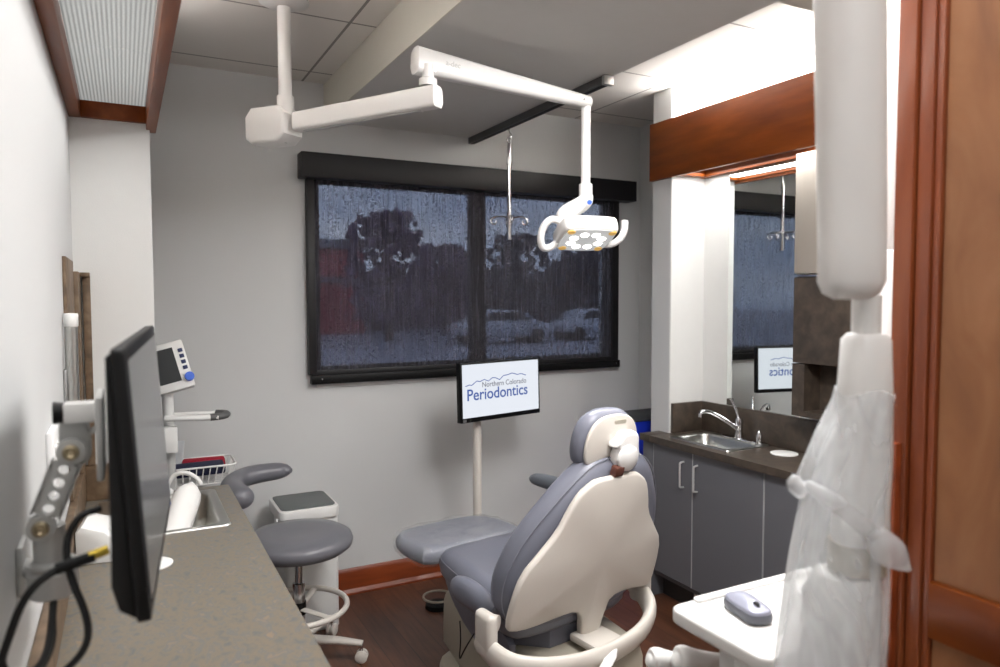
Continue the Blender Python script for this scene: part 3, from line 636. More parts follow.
obj('cross_arm', box(NB(), -0.082, -0.030, 1.20, 1.235, 1.418, 1.447, 0.003, mx=Matrix.Identity(4)), 'white', t)
obj('mount_plate', box(NB(), -0.040, -0.030, 1.15, 1.27, 1.34, 1.46, 0.003), 'armgrey', t)
obj('knob', tube(NB(), [(-0.095, 1.215, 1.433), (-0.081, 1.215, 1.433)], [0.017, 0.014], 10), 'black', t)
obj('diagonal_brace', tube(NB(), [(-0.075, 1.23, 1.375), (-0.04, 1.22, 1.408)], 0.004, 8), 'armgrey', t)
obj('post', lathe(NB(), [(0.021, 0), (0.021, 0.075)], c=(-0.105, 1.215, 1.195), seg=24), 'armgrey', t)
obj('clamp_collar', lathe(NB(), [(0.028, 0), (0.033, 0.004), (0.033, 0.036), (0.028, 0.04), (0.028, 0.043), (0.033, 0.046), (0.033, 0.05), (0.02, 0.054)], c=(-0.102, 1.215, 1.166), seg=32), 'armgrey', t)
obj('wall_plate', box(NB(), XL+0.0005, XL+0.010, 1.29, 1.36, 1.14, 1.22, 0.004), 'armgrey', t)
obj('standoff', tube(NB(), [(XL+0.008, 1.32, 1.18), (-0.105, 1.235, 1.18)], 0.014, 10), 'armgrey', t)
# cables
def hexcable(name, pts, r, label, plug=None, g=None):
    t = thing(name, label, 'cable', pts[0]);
    if g: t['group'] = g
    obj('cord', tube(NB(), pts, r, 10, smooth=3), 'black_soft', t)
    if plug:
        obj('plug', tube(NB(), plug[0], plug[1], 12), 'black', t); obj('connector_collar', tube(NB(), plug[2], plug[3], 12), 'gold', t)
    return t
hexcable('video_cable', [(-0.045, 1.06, 1.262), (-0.085, 1.05, 1.258), (-0.118, 1.04, 1.235), (-0.14, 1.04, 1.17), (-0.146, 1.05, 1.15), (-0.137, 1.05, 1.122), (-0.11, 1.08, 1.118), (-0.10, 1.12, 1.13), (-0.10, 1.20, 1.17)], 0.005,
    'black cable with yellow ringed plug looping below the monitor arm', ([(-0.085, 1.05, 1.257), (-0.042, 1.055, 1.265)], 0.0075, [(-0.048, 1.054, 1.2655), (-0.026, 1.058, 1.270)], 0.0065))
hexcable('power_cable', [(-0.035, 1.10, 1.315), (-0.06, 1.09, 1.312), (-0.075, 1.08, 1.285), (-0.072, 1.06, 1.245), (-0.05, 1.04, 1.19), (-0.052, 1.03, 1.155), (-0.085, 1.03, 1.125), (-0.12, 1.04, 1.11), (-0.135, 1.06, 1.118)], 0.0046,
    'thin black cable dropping from the monitor back to form the inner loop')
hexcable('data_cable', [(-0.098, 1.16, 1.15), (-0.096, 1.13, 1.13), (-0.105, 1.09, 1.115), (-0.125, 1.06, 1.108), (-0.142, 1.06, 1.118)], 0.0035, 'short black cable hanging straight below the arm clamp')

# ------------------------------------------------------------------ right alcove: cabinets, counter, sink, mirror
b_x = 2.465
base_cabinet(b_x, XA-0.001, 2.205, 3.0-0.052, -1, 'grey two-door base cabinet under the right-hand sink', [(2.205, 2.65, 2.615), (2.65, 2.946, 2.712)], toe=0.12)
base_cabinet(b_x, XA-0.001, 1.30, 2.203, -1, 'grey base cabinet right of the two-door one, partly hidden by the plastic sleeve', [(1.75, 2.203, 0), (1.30, 1.75, 0)], toe=0.12)
# the run continues past the pillar's face
tag(obj('cabinet_end_panel', box(NB(), b_x, 2.575, 2.949, 3.03, 0.0, 0.834, 0.001), 'cab'), 'narrow grey end panel of the right base cabinets beside the blue bin', 'panel')
# toe-kick vent
t = thing('toe_kick_vent', 'small metal framed vent in the toe kick below the right cabinet', 'vent', (2.54, 2.62, 0.02))
b = NB(); xv = 2.543
for a in ((2.52, 2.70, 0.095, 0.105), (2.52, 2.70, 0.02, 0.03)): box(b, xv-0.012, xv, *a)
for a in ((2.52, 2.53, 0.02, 0.105), (2.69, 2.70, 0.02, 0.105)): box(b, xv-0.012, xv, *a)
obj('frame', b, 'steel', t); obj('grille', box(NB(), xv-0.006, xv-0.002, 2.53, 2.69, 0.03, 0.095), 'brownplug', t)
counter('countertop', 2.44, XA-0.001, 1.15, 2.949, 0.87, 0.036, (2.515, 2.735, 2.472, 2.842), 'dark_shaded_lam', 'brown laminate countertop around the right-hand sink, darkened for its weaker light')
tag(obj('counter_return', box(NB(), 2.44, 2.575, 2.9495, 3.03, 0.834, 0.87, 0.001), 'dark_shaded_lam'), 'counter end strip beside the right pillar, darkened for its weaker light', 'countertop')
b = NB(); box(b, XA-0.02, XA-0.001, 1.15, 2.948, 0.871, 1.03, 0.001); box(b, 2.585, XA-0.02, 2.93, 2.949, 0.871, 1.03, 0.001)
tag(obj('backsplash', b, 'dark_shaded_lam'), 'dark brown backsplash behind the right-hand sink and below the mirror', 'backsplash')
sink(2.495, 2.785, 2.45, 2.87, 0.87, 'stainless drop-in sink in the right-hand counter', ledge=(0.028, 0.06, 0.03, 0.035))
t = thing('faucet', 'chrome single-lever faucet with long spout at the right sink', 'faucet', (2.755, 2.66, 0.875))
fx, fy, fz = 2.755, 2.63, 0.8755
obj('deck_plate', plate(NB(), rrect(0.05, 0.22, 0.024, 5, 0, 0), 0.008, Matrix.Translation((fx, fy, fz)), 0.003), 'chrome', t)
obj('body', lathe(NB(), [(0.024, 0), (0.023, 0.01), (0.019, 0.03), (0.02, 0.06), (0.022, 0.085), (0.018, 0.10), (0, 0.106)], c=(fx, fy, fz+0.008), seg=24), 'chrome', t)
obj('spout', tube(NB(), [(fx-0.012, fy, fz+0.055), (fx-0.06, fy+0.02, fz+0.095), (fx-0.13, fy+0.05, fz+0.14), (fx-0.175, fy+0.065, fz+0.148), (fx-0.19, fy+0.072, fz+0.142), (fx-0.192, fy+0.073, fz+0.118)], [0.012, 0.011, 0.010, 0.010, 0.012, 0.012], 12, smooth=2), 'chrome', t)
lv = obj('lever', tube(NB(), [(fx, fy, fz+0.105), (fx-0.01, fy+0.012, fz+0.15), (fx-0.03, fy+0.03, fz+0.205)], [0.010, 0.006, 0.007], 10, smooth=1), 'chrome', t)
t = thing('soap_dispenser', 'small chrome soap pump beside the right faucet', 'soap dispenser', (2.74, 2.475, 0.876))
obj('collar', lathe(NB(), [(0.018, 0), (0.018, 0.006), (0.014, 0.01), (0.015, 0.045), (0.012, 0.052), (0.006, 0.06), (0.006, 0.066)], c=(2.752, 2.495, 0.8755), seg=20), 'chrome', t)
obj('pump_spout', tube(NB(), [(2.752, 2.495, 0.938), (2.74, 2.48, 0.947), (2.722, 2.47, 0.944), (2.712, 2.464, 0.932)], 0.006, 10, smooth=1), 'chrome', t)
tag(obj('waste_lid', lathe(NB(), [(0, 0.0005), (0.062, 0.0005), (0.062, 0.004), (0.057, 0.006), (0, 0.006)], c=(2.70, 2.30, 0.87), seg=40), 'white2'), 'white round lid set in the dark right-hand counter beside the sink', 'lid')
# mirror
t = thing('mirror', 'wall mirror over the right-hand sink reflecting the window', 'mirror', (XA, 2.6, 1.04))
obj('glass', box(NB(), XA-0.006, XA-0.001, 2.25, 2.765, 1.032, 2.235), 'mirror', t)
# slim upright between the mirror and the white corner panel stays wall
# upper cabinet with paper towel niche
t = thing('upper_cabinet', 'wall cabinet with pale upper doors and dark laminate lower box beside the mirror', 'cabinet', (2.75, 1.75, 1.06))
UX = 2.69; y1u, y0u = 2.255, 1.2
obj('upper_body', box(NB(), UX+0.019, XA-0.001, y0u, y1u, 1.70, 2.24), 'stainless_lam', t)
obj('door', box(NB(), UX, UX+0.018, 1.75, y1u, 1.705, 2.24, 0.001), 'stainless_lam', t)
obj('door', box(NB(), UX, UX+0.018, y0u, 1.747, 1.705, 2.24, 0.001), 'stainless_lam', t)
b = NB()
box(b, UX+0.02, XA-0.001, y0u, y1u, 1.30, 1.695); box(b, UX, XA-0.001, 2.19, y1u, 1.06, 1.297); box(b, UX, XA-0.001, 1.66, 1.70, 1.06, 1.297); box(b, UX, XA-0.001, 1.70, 2.19, 1.06, 1.085); box(b, XA-0.015, XA-0.001, 1.70, 2.19, 1.085, 1.30); box(b, UX, XA-0.001, y0u, 1.66, 1.06, 1.297)
obj('lower_body', b, 'dark_shaded_lam', t)
d = obj('door', box(NB(), UX, UX+0.018, 1.70, y1u-0.001, 1.302, 1.685, 0.001), 'dark_shaded_lam', t)
obj('edge_pull', box(NB(), UX-0.006, UX+0.018, 1.72, y1u-0.02, 1.688, 1.696, 0.001), 'chrome', d)
d = obj('door', box(NB(), UX, UX+0.018, y0u, 1.697, 1.302, 1.685, 0.001), 'dark_shaded_lam', t)
# valance light box above the right alcove
t = thing('light_valance', 'cherry wood light valance over the right-hand sink alcove', 'light fixture', (2.68, 2.1, 2.22))
obj('fascia', box(NB(), 2.553, 2.575, 1.0, 3.105, 2.228, 2.533, 0.0015), 'cherry', t)
obj('end_rail', box(NB(), 2.582, XA-0.002, 2.90, 2.949, 2.24, 2.34, 0.001), 'cherry', t)
obj('back_rail', box(NB(), 2.765, XA-0.002, 1.0, 2.90, 2.24, 2.30, 0.001), 'cherry', t)
obj('front_rail', box(NB(), 2.582, 2.60, 1.0, 2.90, 2.24, 2.30, 0.001), 'cherry', t)
for a, c in ((2.27, 2.9), (1.64, 2.268), (1.0, 1.638)): obj('lens', box(NB(), 2.602, 2.763, a, c, 2.275, 2.28), 'lens', t)
obj('reflector_tray', box(NB(), 2.602, 2.763, 1.0, 2.90, 2.37, 2.375), 'white', t)
obj('fluorescent_tube', tube(NB(), [(2.68, 1.1, 2.43), (2.68, 2.86, 2.43)], 0.013, 10), 'tube_glow', t)
# blue bin
t = thing('recycling_bin', 'blue bin with dark rim between the window wall and the right counter', 'bin', (2.74, 3.33, 0))
b = NB(); R = []
for w_, d_, z in ((0.36, 0.24, 0), (0.38, 0.25, 0.02), (0.44, 0.30, 0.885), (0.44, 0.30, 0.895)):
    R.append([b.verts.new((2.73+u, 3.34+v, z)) for u, v in rrect(w_, d_, 0.05)])
for a, c_ in zip(R, R[1:]):
    for k in range(len(a)): b.faces.new((a[k], a[(k+1) % len(a)], c_[(k+1) % len(a)], c_[k]))
b.faces.new(R[0][::-1]); obj('tub', b, 'blue', t)
b = NB(); plate(b, rrect(0.455, 0.315, 0.055), 0.012, Matrix.Translation((2.73, 3.34, 0.894)), 0.006); obj('lid', b, 'bluelid', t)

# ------------------------------------------------------------------ overhead dental light
t = thing('overhead_dental_light', 'white ceiling-hung dental lamp with two jointed arms and lit head', 'dental light', (0.54, 2.75, 2.70))
px_, py_ = 0.550, 2.755
obj('ceiling_flange', lathe(NB(), [(0.09, 0), (0.09, -0.012), (0.035, -0.03), (0.026, -0.03)], c=(px_, py_, 2.699), seg=36), 'white', t)
obj('ceiling_pole', lathe(NB(), [(0.024, 2.70), (0.024, 2.345), (0.031, 2.345), (0.031, 2.25)], c=(px_, py_, 0), seg=28), 'white', t)
# hub housing, chamfered block rotated along the arm
A1, A2 = Vector((px_, py_, 2.243)), Vector((0.920, 2.235, 2.262)); d1 = (A2-A1).normalized()
Mh = frame((px_, py_, 2.245), d1.to_2d().to_3d(), (0, 0, 1))
hubo = [(-0.155, -0.05), (-0.125, -0.072), (0.0, -0.072), (0.035, -0.045), (0.035, 0.03), (0.005, 0.058), (-0.125, 0.062), (-0.155, 0.03)]
obj('hub_housing', plate(NB(), hubo, 0.11, Mh @ Matrix.Translation((0, 0, -0.055)), 0.012, seg=3), 'white', t)
obj('hub_slot', plate(NB(), rrect(0.07, 0.012, 0.005), 0.002, frame((px_-0.02, py_+0.02, 2.1735), d1.to_2d().to_3d(), (-d1.y, d1.x, 0)), 0), 'armgrey', t)
def beam(pa, pb, w0, h0, w1, h1, r=0.012):
    b = NB(); d = (pb-pa).normalized(); L = (pb-pa).length; s = Vector((-d.y, d.x, 0)).normalized(); u = d.cross(s); u = -u if u.z < 0 else u
    R = []
    for k, (x, w, h) in enumerate(((0, w0*0.8, h0*0.8), (0.006, w0, h0), (L-0.006, w1, h1), (L, w1*0.8, h1*0.8))):
        R.append([b.verts.new(pa+d*x+s*a+u*c) for a, c in rrect(w, h, min(r, w*0.4, h*0.4), 4)])
    for a, c in zip(R, R[1:]):
        for k in range(len(a)): b.faces.new((a[k], a[(k+1) % len(a)], c[(k+1) % len(a)], c[k]))
    b.faces.new(R[0]); b.faces.new(R[-1]); return b
obj('extension_arm', beam(A1+d1*0.05, A2+d1*0.03, 0.055, 0.068, 0.055, 0.072), 'white', t)
obj('arm_groove', beam(A1+d1*0.09+Vector((0, 0, -0.036)), A2-d1*0.04+Vector((0, 0, -0.038)), 0.02, 0.004, 0.02, 0.004, 0.001), 'armgrey', t)
J = Vector((A2.x-0.008, A2.y+0.01, 2.30))
obj('elbow_pivot', lathe(NB(), [(0.03, 0), (0.03, 0.022), (0.02, 0.028), (0.02, 0.07)], c=J, seg=24), 'white', t)
B1, B2 = Vector((0.868, 2.262, 2.385)), Vector((1.610, 2.315, 2.348)); d2 = (B2-B1).normalized()
fa = obj('flex_arm', beam(B1, B2, 0.058, 0.088, 0.042, 0.046, 0.018), 'white', t)
sd = Vector((d2.y, -d2.x, 0)).normalized(); ud = sd.cross(d2)
txm = Matrix(((d2.x, ud.x, sd.x, 0), (d2.y, ud.y, sd.y, 0), (d2.z, ud.z, sd.z, 0), (0, 0, 0, 1)))
def on_arm(k, h, off): p = B1+d2*k+ud*h+sd*off; return Matrix.Translation(p) @ txm
obj('arm_lettering', text_bm('a-dec', 0.026, on_arm(0.105, -0.002, 0.0285)), 'armgrey', fa)
obj('arm_screw', lathe(NB(), [(0.005, 0), (0.005, 0.002), (0, 0.002)], seg=16, mx=on_arm(0.065, -0.03, 0.029)), 'alum', fa)
obj('arm_screw', lathe(NB(), [(0.004, 0), (0.004, 0.002), (0, 0.002)], seg=16, mx=on_arm(0.70, 0.0, 0.0215)), 'alum', fa)
rp = Vector((1.592, 2.315, 0))
obj('drop_rod', lathe(NB(), [(0.018, 2.335), (0.018, 2.04), (0.026, 2.035), (0.026, 1.985)], c=rp, seg=24), 'white', t)
# head: facing down and towards the chair
Fh = Vector((math.sin(yaw), math.cos(yaw), 0)); Rh = Vector((math.cos(yaw), -math.sin(yaw), 0))
hc = Vector((1.577, 2.29, 1.818)); ti = math.radians(25)
Fl, Rl = Fh, Rh; hphi = math.radians(18); Fh = Fl*math.cos(hphi)-Rl*math.sin(hphi); Rh = Rl*math.cos(hphi)+Fl*math.sin(hphi)
nn = Vector((0, 0, -math.cos(ti))) - Fh*math.sin(ti)      # lamp face normal
hy = Fh*math.cos(ti) - Vector((0, 0, math.sin(ti)))      # depth axis of head
Mhd = Matrix(((Rh.x, hy.x, -nn.x, hc.x), (Rh.y, hy.y, -nn.y, hc.y), (Rh.z, hy.z, -nn.z, hc.z), (0, 0, 0, 1)))  # +w = back of the head
oc = [(0.115, -0.07), (0.115, 0.05), (0.09, 0.085), (-0.09, 0.085), (-0.115, 0.05), (-0.115, -0.07), (-0.09, -0.09), (0.09, -0.09)]
obj('lamp_housing', plate(NB(), smooth2d(oc, 2), 0.062, Mhd, 0.016, seg=3), 'white', t)
obj('lens_plate', plate(NB(), smooth2d([(u*0.9, v*0.9) for u, v in oc], 2), 0.003, Mhd @ Matrix.Translation((0, 0, -0.003))), 'lens_d', t)
k = 0
for k in range(8):
    a = 2*PI*(k+0.5)/8; u, v = 0.062*math.cos(a), 0.048*math.sin(a)
    obj('led', lathe(NB(), [(0, -0.006), (0.011, -0.005), (0.013, -0.003), (0.013, 0)], seg=16, mx=Mhd @ Matrix.Translation((u, v, -0.001)), sx=1.3), 'led', t)
for u, v in ((-0.084, -0.062), (0.084, -0.062), (-0.076, 0.058), (0.076, 0.058)):
    obj('corner_reflector', lathe(NB(), [(0, -0.006), (0.012, -0.005), (0.015, 0)], seg=16, mx=Mhd @ Matrix.Translation((u, v, -0.001)), sx=1.2), 'amber', t)
obj('neck', tube(NB(), [rp+Vector((0.004, 0, 1.995)), rp+Vector((-0.004, -0.004, 1.965)), hc-nn*0.125+Rh*(-0.062)+hy*0.02, hc-nn*0.085+Rh*(-0.072)+hy*0.01, hc-nn*0.03+Rh*(-0.07)], [0.028, 0.032, 0.036, 0.036, 0.040], 18, smooth=2, flat=(1, 0.8)), 'white', t)
obj('status_light', tube(NB(), [rp+Vector((-0.012, -0.042, 1.962)), rp+Vector((-0.013, -0.047, 1.960))], 0.009, 12), 'btn', t)
def hp(u, v, w): return Mhd @ Vector((u, v, w))
loop = [hp(-0.10, -0.02, 0.065), hp(-0.14, -0.03, 0.075), hp(-0.168, -0.01, 0.055), hp(-0.178, 0.02, 0.02), hp(-0.165, 0.05, -0.01), hp(-0.13, 0.06, -0.005), hp(-0.10, 0.04, 0.012)]
obj('handle', tube(NB(), loop, 0.014, 12, smooth=2), 'white', t)
loop = [hp(0.08, 0.05, 0.02), hp(0.12, 0.045, 0.005), hp(0.155, 0.02, 0.015), hp(0.175, 0.0, 0.045), hp(0.178, -0.015, 0.085)]
obj('handle', tube(NB(), loop, 0.014, 12, smooth=2), 'white', t)
ll = bpy.data.lights.new('dental_lamp_beam', 'AREA'); ll.shape = 'RECTANGLE'; ll.size = 0.16; ll.size_y = 0.12; ll.energy = 0.6; ll.spread = math.radians(70)
lo = bpy.data.objects.new('dental_lamp_beam', ll); C.objects.link(lo); lo.parent = t; lo.matrix_world = Matrix.Identity(4)
Fh, Rh = Fl, Rl
lo.location = Vector(hc+nn*0.02)-Vector(t.location); lo.rotation_euler = nn.to_track_quat('-Z', 'Y').to_euler(); lo.visible_camera = False

# ceiling track and IV hanger
t = thing('ceiling_track', 'dark grey ceiling track rail on the soffit', 'track', (1.79, 3.08, 2.47))
obj('rail', box(NB(), 1.762, 1.802, 2.44, YB-0.001, 2.474, 2.509, 0.003), 'track_grey', t)
obj('slot', box(NB(), 1.774, 1.790, 2.46, YB-0.01, 2.472, 2.475), 'black', t)
obj('end_cap', box(NB(), 1.758, 1.806, 2.425, 2.445, 2.468, 2.509, 0.003), 'alum', t)
t = thing('iv_hanger', 'chrome infusion bag hanger with four hooks hanging from the ceiling track', 'hanger', (1.782, 3.31, 1.9))
ix, iy = 1.790, 3.30
obj('hook_shank', tube(NB(), [(ix, iy, 2.471), (ix, iy, 2.455), (ix+0.012, iy-0.008, 2.44), (ix+0.005, iy-0.004, 2.425), (ix-0.008, iy, 2.43)], 0.0035, 8, smooth=2), 'chrome', t)
obj('swivel_loop', loop_tube(NB(), [(ix+0.016*math.cos(a), iy+0.006*math.cos(a), 2.412+0.016*math.sin(a)) for a in [2*PI*k/16 for k in range(16)]], 0.003), 'chrome', t)
obj('tube', lathe(NB(), [(0.008, 2.395), (0.010, 2.39), (0.010, 2.33), (0.014, 2.328), (0.014, 2.29), (0.011, 2.288), (0.011, 1.90), (0, 1.895)], c=(ix, iy, 0), seg=20), 'chrome', t)
for k in range(4):
    a = math.radians(-27.7+90*k+8); dx, dy = math.cos(a), math.sin(a)
    pts = [(ix+dx*0.008, iy+dy*0.008, 2.015), (ix+dx*0.06, iy+dy*0.06, 2.02), (ix+dx*0.085, iy+dy*0.085, 2.015), (ix+dx*0.10, iy+dy*0.10, 1.995), (ix+dx*0.085, iy+dy*0.085, 1.975), (ix+dx*0.068, iy+dy*0.068, 1.985), (ix+dx*0.07, iy+dy*0.07, 2.0)]
    obj('hook', tube(NB(), pts, 0.005, 8, smooth=2), 'chrome', t)
obj('hook_collar', lathe(NB(), [(0.014, 2.005), (0.014, 2.03), (0.009, 2.032)], c=(ix, iy, 0), seg=16), 'chrome', t)

# ------------------------------------------------------------------ patient display on pole
t = thing('display_stand', 'slim pole with a lit display reading Northern Colorado Periodontics', 'display', (1.615, 3.31, 0))
obj('base_plate', lathe(NB(), [(0.125, 0), (0.125, 0.012), (0.118, 0.02), (0.03, 0.03)], c=(1.60, 3.30, 0.0), seg=40), 'beige', t)
obj('pole', lathe(NB(), [(0.022, 0.03), (0.022, 0.93), (0.021, 0.94), (0.021, 1.15)], c=(1.60, 3.30, 0), seg=28), 'beige', t)
TL, TR, BR, BL = Vector((1.442, 3.195, 1.278)), Vector((1.962, 3.317, 1.272)), Vector((1.985, 3.31, 0.975)), Vector((1.46, 3.19, 0.975))
su = (BR-BL).normalized(); sv = (TL-BL); sv = (sv-su*sv.dot(su)).normalized(); sw = su.cross(sv); SW, SH = (BR-BL).length, 0.30
Ms = Matrix(((su.x, sv.x, sw.x, BL.x), (su.y, sv.y, sw.y, BL.y), (su.z, sv.z, sw.z, BL.z), (0, 0, 0, 1)))
if sw.y > 0: print('display normal wrong')
obj('housing', box(NB(), 0, SW, 0, SH, -0.035, 0, 0.004, mx=Ms), 'black', t)
sc = obj('display_panel', box(NB(), 0.011, SW-0.011, 0.024, SH-0.010, 0.0002, 0.001, mx=Ms), 'screen_on', t)
obj('badge', box(NB(), 0.012, 0.032, 0.004, 0.018, 0.0002, 0.001, mx=Ms), 'alum', t)
def lettering(s, u0, u1, v, m, name):
    b = text_bm(s, 0.05, Matrix.Identity(4), 0.0003); w = max(x.co.x for x in b.verts)-min(x.co.x for x in b.verts); k = (u1-u0)*SW/w; x0 = min(x.co.x for x in b.verts)
    bmesh.ops.transform(b, matrix=Ms @ Matrix.Translation((u0*SW, v*SH, 0.0015)) @ Matrix.Diagonal((k, k, 1, 1)) @ Matrix.Translation((-x0, 0, 0)), verts=b.verts)
    obj(name, b, m, sc)
lettering('Northern Colorado', 0.255, 0.815, 0.572, 'text_grey', 'small_lettering')
lettering('Periodontics', 0.075, 0.83, 0.368, 'text_blue', 'large_lettering')
mt = [(0.055, 0.61), (0.10, 0.63), (0.13, 0.62), (0.19, 0.685), (0.23, 0.67), (0.28, 0.70), (0.33, 0.665), (0.38, 0.715), (0.42, 0.71), (0.47, 0.67), (0.52, 0.735), (0.57, 0.74), (0.63, 0.765), (0.70, 0.73), (0.75, 0.74), (0.81, 0.705)]
obj('mountain_outline', tube(NB(), [Ms @ Vector((u*SW, v*SH, 0.0015)) for u, v in mt], 0.0022, 6), 'text_blue', sc)
obj('tilt_bracket', box(NB(), 1.585, 1.625, 3.245, 3.305, 1.06, 1.15, 0.004), 'beige', t)

# ------------------------------------------------------------------ doctor's stool
t = thing('stool', 'grey round doctor stool with curved padded arm and ring footrest', 'stool', (0.645, 3.12, 0))
sx_, sy_ = 0.645, 3.12
obj('seat', lathe(NB(), [(0, 0.500), (0.17, 0.498), (0.21, 0.506), (0.230, 0.523), (0.235, 0.543), (0.228, 0.563), (0.205, 0.578), (0.15, 0.583), (0.06, 0.579), (0, 0.577)], c=(sx_, sy_, 0), seg=56), 'stool_vinyl', t)
obj('seat_pan', lathe(NB(), [(0.17, 0.508), (0.16, 0.495), (0.05, 0.485), (0.035, 0.47)], c=(sx_, sy_, 0), seg=40), 'black', t)
obj('gas_column', lathe(NB(), [(0.033, 0.49), (0.03, 0.46), (0.016, 0.455), (0.016, 0.36), (0.026, 0.358), (0.026, 0.14), (0.04, 0.12)], c=(sx_, sy_, 0), seg=28), 'chrome', t)
ringc = (sx_+0.0, sy_, 0.25)
fr = obj('foot_ring', loop_tube(NB(), [(ringc[0]+0.205*math.cos(2*PI*k/48), ringc[1]+0.205*math.sin(2*PI*k/48), ringc[2]) for k in range(48)], 0.0125, 10), 'beige', t)
obj('ring_bracket', lathe(NB(), [(0.03, 0.22), (0.03, 0.275)], c=(sx_, sy_, 0), seg=24), 'black', fr)
for k in range(3):
    a = math.radians(-62+120*k); obj('ring_spoke', tube(NB(), [(sx_+0.025*math.cos(a), sy_+0.025*math.sin(a), 0.245), (sx_+0.2*math.cos(a), sy_+0.2*math.sin(a), 0.25)], 0.016, 10, flat=(0.4, 1)), 'beige', fr)
obj('base_hub', lathe(NB(), [(0.045, 0.075), (0.045, 0.125), (0.03, 0.14)], c=(sx_, sy_, 0), seg=24), 'white2', t)
for k in range(5):
    a = math.radians(-27+72*k); dx, dy = math.cos(a), math.sin(a)
    lg = obj('leg', tube(NB(), [(sx_+dx*0.03, sy_+dy*0.03, 0.105), (sx_+dx*0.16, sy_+dy*0.16, 0.10), (sx_+dx*0.275, sy_+dy*0.275, 0.085)], [0.026, 0.022, 0.016], 12, flat=(0.75, 1)), 'beige', t)
    ex_, ey_ = sx_+dx*0.27, sy_+dy*0.27
    obj('caster_stem', tube(NB(), [(ex_, ey_, 0.085), (ex_, ey_, 0.045)], 0.007, 8), 'chrome', lg)
    wm = frame((ex_, ey_, 0.028), (0, 0, 1), (dx, dy, 0))
    for s in (-1, 1): obj('caster_wheel', lathe(NB(), [(0, 0.004*s), (0.022, 0.004*s), (0.027, 0.007*s), (0.027, 0.018*s), (0.02, 0.022*s), (0, 0.022*s)], seg=24, mx=wm), 'beige', lg)
pad = [(0.655, 3.30, 0.812), (0.63, 3.325, 0.812), (0.52, 3.335, 0.808), (0.44, 3.31, 0.802), (0.395, 3.24, 0.798), (0.38, 3.15, 0.795), (0.395, 3.05, 0.79), (0.41, 3.0, 0.785), (0.414, 2.985, 0.784)]
obj('arm_pad', tube(NB(), pad, [0.012, 0.038, 0.045, 0.044, 0.043, 0.046, 0.05, 0.044, 0.012], 18, smooth=2, flat=(0.95, 1.1)), 'stool_vinyl', t)
obj('arm_post', tube(NB(), [(sx_-0.05, sy_, 0.495), (sx_-0.2, sy_+0.02, 0.49), (0.405, 3.16, 0.52), (0.395, 3.17, 0.62), (0.392, 3.16, 0.78)], 0.010, 10, smooth=2), 'chrome', t)

# small white cart with grey top
t = thing('side_cart', 'small white pedestal cabinet with dark grey top against the window wall', 'cabinet', (0.76, 3.50, 0))
bodyo = rrect(0.26, 0.28, 0.03, 5, 0.765, 3.52)
obj('body', plate(NB(), bodyo, 0.545, Matrix.Translation((0, 0, 0.0)), 0.006), 'white2', t)
obj('top_lip', plate(NB(), rrect(0.285, 0.30, 0.035, 5, 0.755, 3.515), 0.055, Matrix.Translation((0, 0, 0.548)), 0.008), 'white', t)
obj('top_mat', plate(NB(), rrect(0.255, 0.27, 0.03, 5, 0.755, 3.515), 0.006, Matrix.Translation((0, 0, 0.603)), 0.002), 'topdark', t)
obj('side_rail', tube(NB(), [(0.60, 3.36, 0.58), (0.592, 3.36, 0.52), (0.62, 3.36, 0.50)], 0.006, 8, smooth=1), 'white', t)

# ------------------------------------------------------------------ vital signs monitor on stand
t = thing('patient_monitor', 'white vital-signs monitor on a pole stand beyond the left counter', 'patient monitor', (0.185, 3.32, 0))
vx, vy = 0.185, 3.32
Mv = Matrix.Translation((0.192, 3.27, 1.315)) @ Matrix.Rotation(math.radians(-14), 4, 'Y') @ Matrix.Rotation(math.radians(-12), 4, 'X') @ frame((0, 0, 0), (1, 0, 0), (0, 0, 1))
hd = obj('monitor_housing', box(NB(), -0.085, 0.075, -0.105, 0.10, -0.10, 0.0, 0.008, 2, mx=Mv), 'white2', t)
obj('display', box(NB(), -0.055, 0.03, -0.07, 0.075, -0.0005, 0.0012, mx=Mv), 'screen_v', hd)
for v in (0.055, 0.03, 0.005, -0.02): obj('button', box(NB(), 0.048, 0.066, v-0.008, v+0.008, 0.0, 0.005, 0.002, mx=Mv), 'btn2', hd)
obj('rotary_knob', lathe(NB(), [(0.02, 0), (0.018, 0.022), (0, 0.024)], seg=20, mx=Mv @ Matrix.Translation((0.062, -0.062, 0))), 'btn', hd)
obj('pole', lathe(NB(), [(0.024, 0.04), (0.024, 0.95), (0.018, 0.95), (0.018, 1.22)], c=(vx, vy, 0), seg=24), 'armgrey', t)
obj('pole_top', lathe(NB(), [(0.022, 1.05), (0.022, 1.19), (0.032, 1.215)], c=(vx, vy, 0), seg=24), 'white2', t)
obj('control_box', box(NB(), 0.115, 0.215, 3.24, 3.29, 0.955, 1.062, 0.006), 'white2', t)
h = obj('handle', tube(NB(), [(0.17, 3.25, 1.10), (0.30, 3.215, 1.098), (0.372, 3.21, 1.098)], 0.016, 12, flat=(0.8, 1)), 'white2', t)
h2 = obj('handle', tube(NB(), [(0.18, 3.34, 1.10), (0.30, 3.33, 1.10), (0.375, 3.31, 1.10)], 0.013, 12, flat=(0.8, 1)), 'white2', t)
obj('grip', tube(NB(), [(0.34, 3.212, 1.098), (0.385, 3.212, 1.099), (0.41, 3.24, 1.10), (0.408, 3.29, 1.10), (0.375, 3.31, 1.10)], 0.0175, 12, smooth=1, flat=(0.85, 1)), 'track_grey', t)
obj('base', lathe(NB(), [(0.15, 0), (0.15, 0.02), (0.12, 0.04), (0.03, 0.05)], c=(vx+0.02, vy, 0.0), seg=36), 'white2', t)
bk = NB()
bxs = (0.14, 0.46, 3.36, 3.58); zt_, zb_ = 0.855, 0.775
